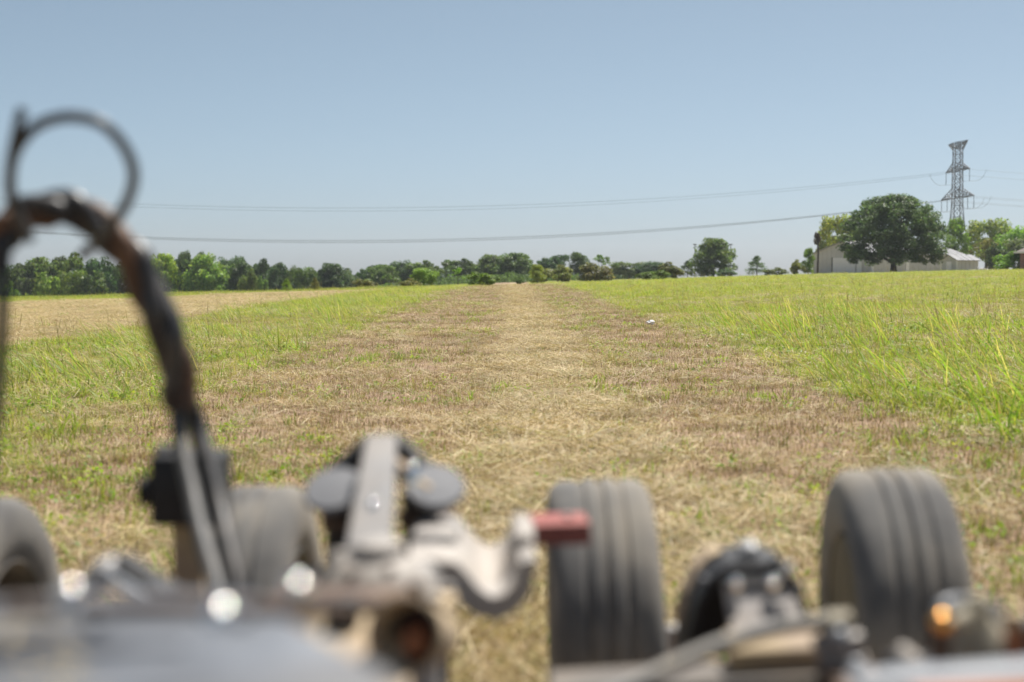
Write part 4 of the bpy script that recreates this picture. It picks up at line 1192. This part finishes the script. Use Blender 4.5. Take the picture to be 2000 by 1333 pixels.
# mast with braces, end plates and posts ----------------------------
def mast():
    top = W(746, 858, 2.06); bot = W(718, 1100, 1.84)
    t = (top - bot).normalized(); sd = Vector((1, 0, .03)).normalized(); nr = sd.cross(t)
    bm = bm_new()
    V = []
    for p, hw in ((bot, .030), (top, .022)):
        for i, j in ((-1, -1), (1, -1), (1, 1), (-1, 1)):
            V.append(bm.verts.new(p + sd * hw * i + nr * .012 * j))
    for k in range(4): bm.faces.new((V[k], V[(k + 1) % 4], V[4 + (k + 1) % 4], V[4 + k]))
    bm.faces.new(V[:4][::-1]); bm.faces.new(V[4:])
    bmesh.ops.bevel(bm, geom=list(bm.edges), offset=.004, segments=2, affect='EDGES')
    m = part('mast', bm, M_GREY, None, 'grey flat upright leaning back between two braces')
    for pa, pb in (((738, 872), (628, 968)), ((760, 872), (862, 962))):
        bm = bm_new(); add_bar(bm, W(*pa, 2.10), W(*pb, 2.06), .02, .045); part('brace', bm, M_BLACK, m)
    bm = bm_new(); add_bar(bm, W(770, 905, 2.07), W(838, 962, 2.02), .012, .018); part('brace_lit_edge', bm, M_TAN, m)  # tan bar paints the lit lower edge of the black brace
    for px, py, s in ((652, 956, -1), (850, 950, 1)):
        c = W(px, py, 2.03)
        bm = bm_new()
        add_lathe(bm, [(0, -.012), (.036, -.012), (.043, -.006), (.044, 0), (.041, .004), (.02, .0055), (0, .006)], c, 'z', 28, Euler((math.radians(36), math.radians(8 * s), 0)))
        part('end_plate', bm, M_PLATE, m)
        c2 = W(px + (28 if s < 0 else -18), py + 12, 2.10)
        bm = bm_new()
        add_lathe(bm, [(.0, -.30), (.034, -.30), (.034, -.02), (.037, -.018), (.037, -.002), (0, 0)], c2, 'z', 24)
        q = part('post', bm, M_BLACK, m)
        bm = bm_new(); add_lathe(bm, [(.036, -.05), (.041, -.048), (.041, -.028), (.036, -.026)], c2, 'z', 24); part('clamp_band', bm, M_BROWN, q)
    for px, py, D, r in ((771, 1072, 1.86, .009), (806, 916, 2.0, .008), (728, 984, 1.92, .006)):
        bm = bm_new(); p = W(px, py, D); add_lathe(bm, [(r * 1.2, -.02), (r * 1.2, -.002)] + dome(r, r, 6), p, 'z', 16); part('bolt', bm, M_CHROME, m)
    # carrier the mast stands on
    bm = bm_new(); add_box(bm, (-.21, 1.90, .58), (.22, .24, .12), bev=.01); part('mast_carrier', bm, M_BROWN, m)
mast()

# gearbox -----------------------------------------------------------
def gearbox():
    c = W(742, 1150, 1.62)
    bm = bm_new()
    add_lathe(bm, [(.070, -.16), (.070, -.02), (.066, .0), (.058, .016), (.045, .030), (.030, .038), (.028, .052), (.018, .056), (0, .056)], c, 'z', 32)
    g = part('gearbox', bm, M_LIGHT, None, 'dusty pale gearbox with a tan flange')
    bm = bm_new(); add_lathe(bm, [(.060, -.028), (.086, -.028), (.088, -.024), (.088, -.010), (.084, -.006), (.060, -.006)], c, 'z', 36); f = part('flange', bm, M_TAN, g)
    for k in range(8):
        a = 2 * PI * k / 8 + .2
        bm = bm_new(); add_lathe(bm, [(.009, -.004), (.009, .006), (.007, .008), (0, .008)], c + Vector((.078 * math.cos(a), .078 * math.sin(a), -.006)), 'z', 6); part('flange_bolt', bm, M_LIGHT, g, smooth=False)
    for px, py, rr in ((665, 1090, .018), (700, 1075, .016), (640, 1120, .015), (825, 1112, .02)):
        bm = bm_new(); p = W(px, py, 1.64); add_lathe(bm, [(rr, -.05), (rr, -.006), (rr * .8, 0), (rr * .4, .008), (0, .009)], p, 'z', 14); part('breather', bm, M_LIGHT, g)
    # stand below, facing the camera
    bm = bm_new()
    P = [W(605, 1186, 1.50), W(776, 1186, 1.50), W(800, 1338, 1.36), W(790, 1500, 1.25), W(560, 1500, 1.25), W(584, 1338, 1.36)]
    add_prism(bm, P, (0, .012, -.03)); part('gearbox_stand', bm, M_TAN, g, sharp=20)
    bm = bm_new(); add_box(bm, W(700, 1178, 1.53), (.115, .08, .022), bev=.004); part('stand_cap', bm, M_BROWN, g)
    bm = bm_new(); add_box(bm, W(675, 1196, 1.47), (.03, .03, .03), bev=.004); part('clip', bm, M_BLACK, g)  # black block standing in for the shadow below the gearbox
    # driveline bell opening at the right
    c = W(800, 1240, 1.42)
    bm = bm_new(); add_lathe(bm, [(.026, .10), (.032, .05), (.037, .0), (.041, -.016), (.036, -.018), (.032, .0), (.027, .05), (.022, .10), (.026, .10)], c, 'y', 32, Euler((math.radians(-14), 0, math.radians(-14))))
    b = part('drive_bell', bm, M_TAN, g)
    bm = bm_new(); add_lathe(bm, [(0, .03), (.029, .03), (.027, .04), (0, .04)], c, 'y', 24, Euler((math.radians(-14), 0, math.radians(-14)))); part('bell_hole_dark', bm, M_BLACK, b)  # black disc paints the dark inside of the bell's hole
    bm = bm_new(); add_lathe(bm, [(0, -.012), (.012, -.010), (.015, 0), (.015, .03), (0, .03)], c + Vector((.006, .0, -.008)), 'y', 20); part('drive_shaft', bm, M_RUST, b)
gearbox()

for px, py, D in ((690, 1128, 1.58), (760, 1120, 1.58), (812, 1150, 1.55), (648, 1160, 1.56)):
    bm = bm_new(); add_lathe(bm, [(.008, -.02), (.008, .004), (.006, .007), (0, .007)], W(px, py, D), 'z', 6)
    part('housing_bolt', bm, M_BROWN, bpy.data.objects['gearbox'], smooth=False)
# bent bracket and red bar ------------------------------------------
def bracket():
    D = 1.84; dep = .28
    top = [(798, 1096), (846, 1094), (892, 1100), (912, 1122), (936, 1152), (960, 1167), (984, 1162), (1006, 1138), (1016, 1100), (1040, 1092)]
    bot = [(1050, 1098), (1046, 1118), (1036, 1162), (1008, 1196), (970, 1214), (928, 1204), (896, 1178), (866, 1148), (844, 1136), (798, 1132)]
    P = [W(px, py, D) for px, py in top + bot]
    for p in P: p.y = D
    bm = bm_new(); add_prism(bm, P, (-.01, dep, .015))
    b = part('bent_bracket', bm, M_LIGHT, None, 'pale cast bracket bent into a hook', sharp=45)
    bm = bm_new(); add_box(bm, W(850, 1082, 1.97) + Vector((0, .04, .012)), (.068, .15, .05), bev=.016); part('bracket_block', bm, M_LIGHT, b)
    bm = bm_new(); add_tube(bm, [W(1020, 1070, 1.92), W(1022, 1030, 2.10)], .017, 14); part('bracket_sleeve', bm, M_LIGHT, b)
    bm = bm_new(); p = W(888, 1032, 2.02); add_lathe(bm, [(.01, -.03), (.01, -.002)] + dome(.009, .009, 6), p, 'z', 14); part('bolt', bm, M_BRIGHT, b)
    # arm that holds the bracket
    bm = bm_new(); add_box(bm, W(815, 1118, 1.95) + Vector((-.06, .02, -.03)), (.14, .12, .04), bev=.006); part('bracket_arm', bm, M_BROWN, b)
    a = W(1040, 1044, 2.08); e = W(1151, 1041, 2.08)
    bm = bm_new(); add_box(bm, (a + e) / 2 + Vector((0, .05, -.002)), (e.x - a.x, .10, .032), Euler((0, math.radians(-1.6), math.radians(3))), bev=.002)
    rbar = part('red_bar', bm, M_RED, None, 'square red bar in front of the straight facing tyre', smooth=False)
    bm = bm_new(); add_lathe(bm, [(.006, -.02), (.006, .019), (.004, .021), (0, .021)], (a + e) / 2 + Vector((.012, .05, 0)), 'z', 10); part('bar_pin', bm, M_GREY, rbar)
bracket()

# arched guard with plate at the right --------------------------------
def guard():
    D = 1.98; c = W(1458, 1240, D)
    r0, r1, dep = .078, .090, .13
    bm = bm_new()
    outl = [(1338, 1330), (1342, 1250), (1356, 1188), (1378, 1140), (1404, 1112), (1428, 1103), (1518, 1098), (1544, 1114), (1566, 1152), (1580, 1200), (1588, 1260), (1590, 1330)]
    cx, cy = 1464, 1240
    n = len(outl) - 1
    O = [W(px, py, D) for px, py in outl]; I = [W(cx + (px - cx) * .88, cy + (py - cy) * .88 + 4, D) for px, py in outl]
    for k in range(n):
        f = [bm.verts.new(v) for v in (O[k], O[k + 1], I[k + 1], I[k])]; g_ = [bm.verts.new(v + Vector((0, dep, 0))) for v in (O[k], O[k + 1], I[k + 1], I[k])]
        bm.faces.new(f); bm.faces.new(g_[::-1])
        bm.faces.new((f[0], g_[0], g_[1], f[1])); bm.faces.new((f[3], f[2], g_[2], g_[3]))
    bmesh.ops.remove_doubles(bm, verts=bm.verts, dist=1e-5)
    g = part('arched_guard', bm, M_BLACK, None, 'black arched guard between the two right tyres')
    bm = bm_new(); add_prism(bm, [v + Vector((0, dep - .012, 0)) for v in I], (0, .01, 0)); part('guard_back', bm, M_BLACK, g)
    bm = bm_new()
    for p, q in zip(O[1:5], O[2:6]): add_bar(bm, p + Vector((-.002, dep * .75, .004)), q + Vector((-.002, dep * .75, .004)), .06, .006)
    part('guard_strap', bm, M_TAN, g)
    for k in (3, 6, 8):
        bm = bm_new(); add_lathe(bm, [(.007, -.004), (.007, .004), (.005, .006), (0, .006)], O[k] + Vector((0, .02, .0)), 'z', 6); part('guard_bolt', bm, M_GREY, g, smooth=False)
    # tapered front plate leaning back
    P = [W(1414, 1138, 1.93), W(1526, 1132, 1.93), W(1552, 1165, 1.90), W(1594, 1310, 1.80), W(1424, 1316, 1.80), W(1432, 1240, 1.85)]
    bm = bm_new(); add_prism(bm, P, (0, .014, -.01)); part('front_plate', bm, M_DUSTY, g, 'pale dusty tapered plate', sharp=15)
    bm = bm_new(); add_bar(bm, W(1412, 1136, 1.92), W(1552, 1128, 1.92), .012, .008); part('plate_clamp', bm, M_BLACK, g)
    for px, py in ((1437, 1136), (1509, 1134), (1540, 1106)):
        bm = bm_new(); add_lathe(bm, [(.009, -.01), (.009, -.001)] + dome(.006, .006, 6), W(px, py, 1.90), 'z', 14); part('bolt', bm, M_CHROME, g)
    bm = bm_new(); add_box(bm, W(1462, 1085, 2.03), (.026, .03, .04), Euler((math.radians(20), math.radians(-12), 0)), bev=.005); l = part('latch', bm, M_GREY, g)
    bm = bm_new(); add_bar(bm, W(1380, 1130, 2.08), W(1452, 1086, 2.06), .03, .008); part('latch_arm', bm, M_TAN, l)
    bm = bm_new(); add_bar(bm, W(1444, 1112, 2.0), W(1530, 1106, 2.0), .02, .012); part('latch_base', bm, M_BLACK, l)
    bm = bm_new(); p = W(1322, 1252, 2.2); add_lathe(bm, [(.013, -.03), (.013, .01), (.016, .012), (.016, .022), (.010, .026), (0, .026)], p, 'z', 12); part('pivot_pin', bm, M_LIGHT, g)
    bm = bm_new(); add_box(bm, c + Vector((0, .06, -.16)), (.16, .12, .14), bev=.01); part('guard_base', bm, M_BROWN, g)
guard()

# cross beam, hydraulic hose, fittings -------------------------------
def right_side():
    a = W(1080, 1344, 1.70); b = W(1712, 1308, 1.70)
    bm = bm_new(); add_bar(bm, a + Vector((0, .03, -.03)), b + Vector((0, .03, -.03)), .09, .06)
    cb = part('cross_beam', bm, M_BEAM, None, 'dusty grey cross beam in front of the right tyres', smooth=False)
    bm = bm_new(); add_box(bm, W(1520, 1278, 1.72) + Vector((0, .02, 0)), (.12, .05, .035), Euler((math.radians(20), math.radians(-3), 0)), bev=.004); part('beam_plate', bm, M_TAN, cb)
    bm = bm_new(); add_tube(bm, catmull([W(1150, 1380, 1.46), W(1235, 1338, 1.50), W(1310, 1302, 1.54), W(1395, 1264, 1.58), W(1480, 1236, 1.62), W(1560, 1220, 1.65), W(1628, 1216, 1.66)], 6), .0095, 12)
    h = part('hydraulic_hose', bm, M_GHOSE, None, 'grey hydraulic hose lying across the beam')
    bm = bm_new(); add_tube(bm, [W(1600, 1218, 1.66), W(1612, 1217, 1.66), W(1614, 1217, 1.66), W(1660, 1214, 1.66)], [.012, .012, .0145, .0145], 6); part('hose_fitting', bm, M_BOOT, h)
    for i, (p0, p1, r, m) in enumerate((((1590, 1262), (1640, 1246), .012, M_GREY), ((1636, 1262), (1682, 1254), .014, M_GREY), ((1600, 1290), (1668, 1284), .013, M_GREY), ((1660, 1300), (1690, 1298), .015, M_LIGHT))):
        bm = bm_new(); add_tube(bm, [W(*p0, 1.66), W(*p1, 1.66)], r, 8); part('pipe_fitting', bm, m, h)
    for px, py in ((1672, 1298), (1640, 1240)):
        bm = bm_new(); add_lathe(bm, [(.01, -.01), (.01, -.001)] + dome(.009, .008, 6), W(px, py, 1.62), 'z', 14); part('fitting_cap', bm, M_BRIGHT, h)
    # peg
    bm = bm_new(); add_tube(bm, [W(1790, 1330, 1.55), W(1772, 1292, 1.56), W(1752, 1272, 1.57)], [.017, .016, .013], 10); part('peg', bm, M_LIGHT)
    # bright rail at the lower right and the rusty bar under it
    a = W(1682, 1346, 1.12); b = W(2080, 1304, 1.14)
    bm = bm_new(); add_box(bm, (a + b) / 2 + Vector((0, .02, -.006)), ((b - a).length, .036, .014), Euler((0, -math.atan2(b.z - a.z, b.x - a.x), 0)), bev=.003)
    rl = part('bright_rail', bm, M_BRIGHT, None, 'bright galvanised rail at the lower right corner')
    a = W(1800, 1350, 1.08); b = W(2100, 1326, 1.10)
    bm = bm_new(); add_box(bm, (a + b) / 2 + Vector((0, 0, -.02)), ((b - a).length, .04, .03), Euler((0, -math.atan2(b.z - a.z, b.x - a.x), 0)), bev=.003); part('rusty_bar', bm, M_RUST, rl)
    # fittings above the rail
    base = bm_new(); add_box(base, W(1905, 1312, 1.50) + Vector((.02, .03, -.03)), (.20, .10, .06), bev=.006); fb = part('fitting_block', base, M_BLACK)
    bm = bm_new(); add_lathe(bm, [(.009, -.045), (.009, -.008), (.0105, -.006), (.0105, -.002)] + dome(.0105, .010, 8), W(1838, 1214, 1.46), 'z', 18); part('brass_fitting', bm, M_BRASS, fb, 'brass fitting glinting in the sun')
    bm = bm_new(); add_lathe(bm, [(.0115, -.05), (.0115, -.012), (.0095, -.010)], W(1838, 1214, 1.46), 'z', 18); part('fitting_collar', bm, M_BROWN, fb)
    bm = bm_new(); add_tube(bm, catmull([W(1838, 1212, 1.52), W(1842, 1188, 1.52), W(1862, 1178, 1.53), W(1888, 1180, 1.54), W(1910, 1190, 1.54)], 5), .008, 10); part('elbow_pipe', bm, M_GREY, fb)
    bm = bm_new()
    add_lathe(bm, [(.034, -.05), (.036, -.03), (.033, -.012), (.026, .008), (.016, .024), (.012, .034), (.013, .044), (.009, .052), (0, .054)], W(1918, 1258, 1.50), 'z', 20, Euler((0, math.radians(-8), 0)))
    rr = random.Random(3)
    for v in bm.verts: v.co += Vector((rr.uniform(-1, 1), rr.uniform(-1, 1), rr.uniform(-1, 1))) * .0022
    part('canvas_boot', bm, M_BOOT, fb, 'wrinkled khaki boot')
    bm = bm_new(); add_tube(bm, [W(1862, 1222, 1.47), W(1892, 1204, 1.48)], [.009, .011], 10); part('boot_strap', bm, M_BOOT, fb)
    bm = bm_new(); add_box(bm, W(1938, 1190, 1.53), (.018, .02, .016), Euler((0, .5, .3)), bev=.003); part('hex_nut', bm, M_BRIGHT, fb)
    bm = bm_new(); add_box(bm, W(1958, 1212, 1.52), (.014, .02, .012), Euler((0, .3, .3)), bev=.003); part('hex_nut', bm, M_BRIGHT, fb)
    bm = bm_new(); add_lathe(bm, [(.0095, -.05), (.0095, -.006), (.0095, 0)], W(1980, 1222, 1.48), 'z', 14); k = part('plug', bm, M_RUST, fb)
    bm = bm_new(); add_lathe(bm, [(.0105, -.001), (.0115, .006), (.010, .013), (0, .016)], W(1980, 1222, 1.48), 'z', 16); part('plug_cap', bm, M_TAN, k)
    bm = bm_new(); add_box(bm, W(1975, 1262, 1.54), (.09, .04, .06), bev=.006); part('valve_body', bm, M_BLACK, fb)
    # frame member that ties the right side to the deck
    bm = bm_new(); add_bar(bm, (-.10, 1.35, .52), (.42, 1.66, .52), .07, .08); part('tie_beam', bm, M_BROWN)
    bm = bm_new(); add_bar(bm, (.36, .8, .60), (.40, 1.7, .56), .06, .06); part('side_beam', bm, M_BROWN)
right_side()

# ------------------------------------------------------------------ summer haze
def haze():
    bm = bm_new(); add_box(bm, (0, 1070, 18), (3300, 2380, 72))
    m = bpy.data.materials.new('haze'); m.use_nodes = True; nt = m.node_tree; nt.nodes.clear()
    out = nt.nodes.new('ShaderNodeOutputMaterial'); v = nt.nodes.new('ShaderNodeVolumePrincipled')
    v.inputs['Color'].default_value = (.86, .92, 1, 1); v.inputs['Density'].default_value = HAZE; v.inputs['Anisotropy'].default_value = .3
    nt.links.new(v.outputs[0], out.inputs['Volume'])
    o = link('haze', bm_mesh(bm, 'haze', m, smooth=False)); tag(o, 'thin summer haze over the fields', kind='stuff')
HAZE = 0.00015
if HAZE: haze()
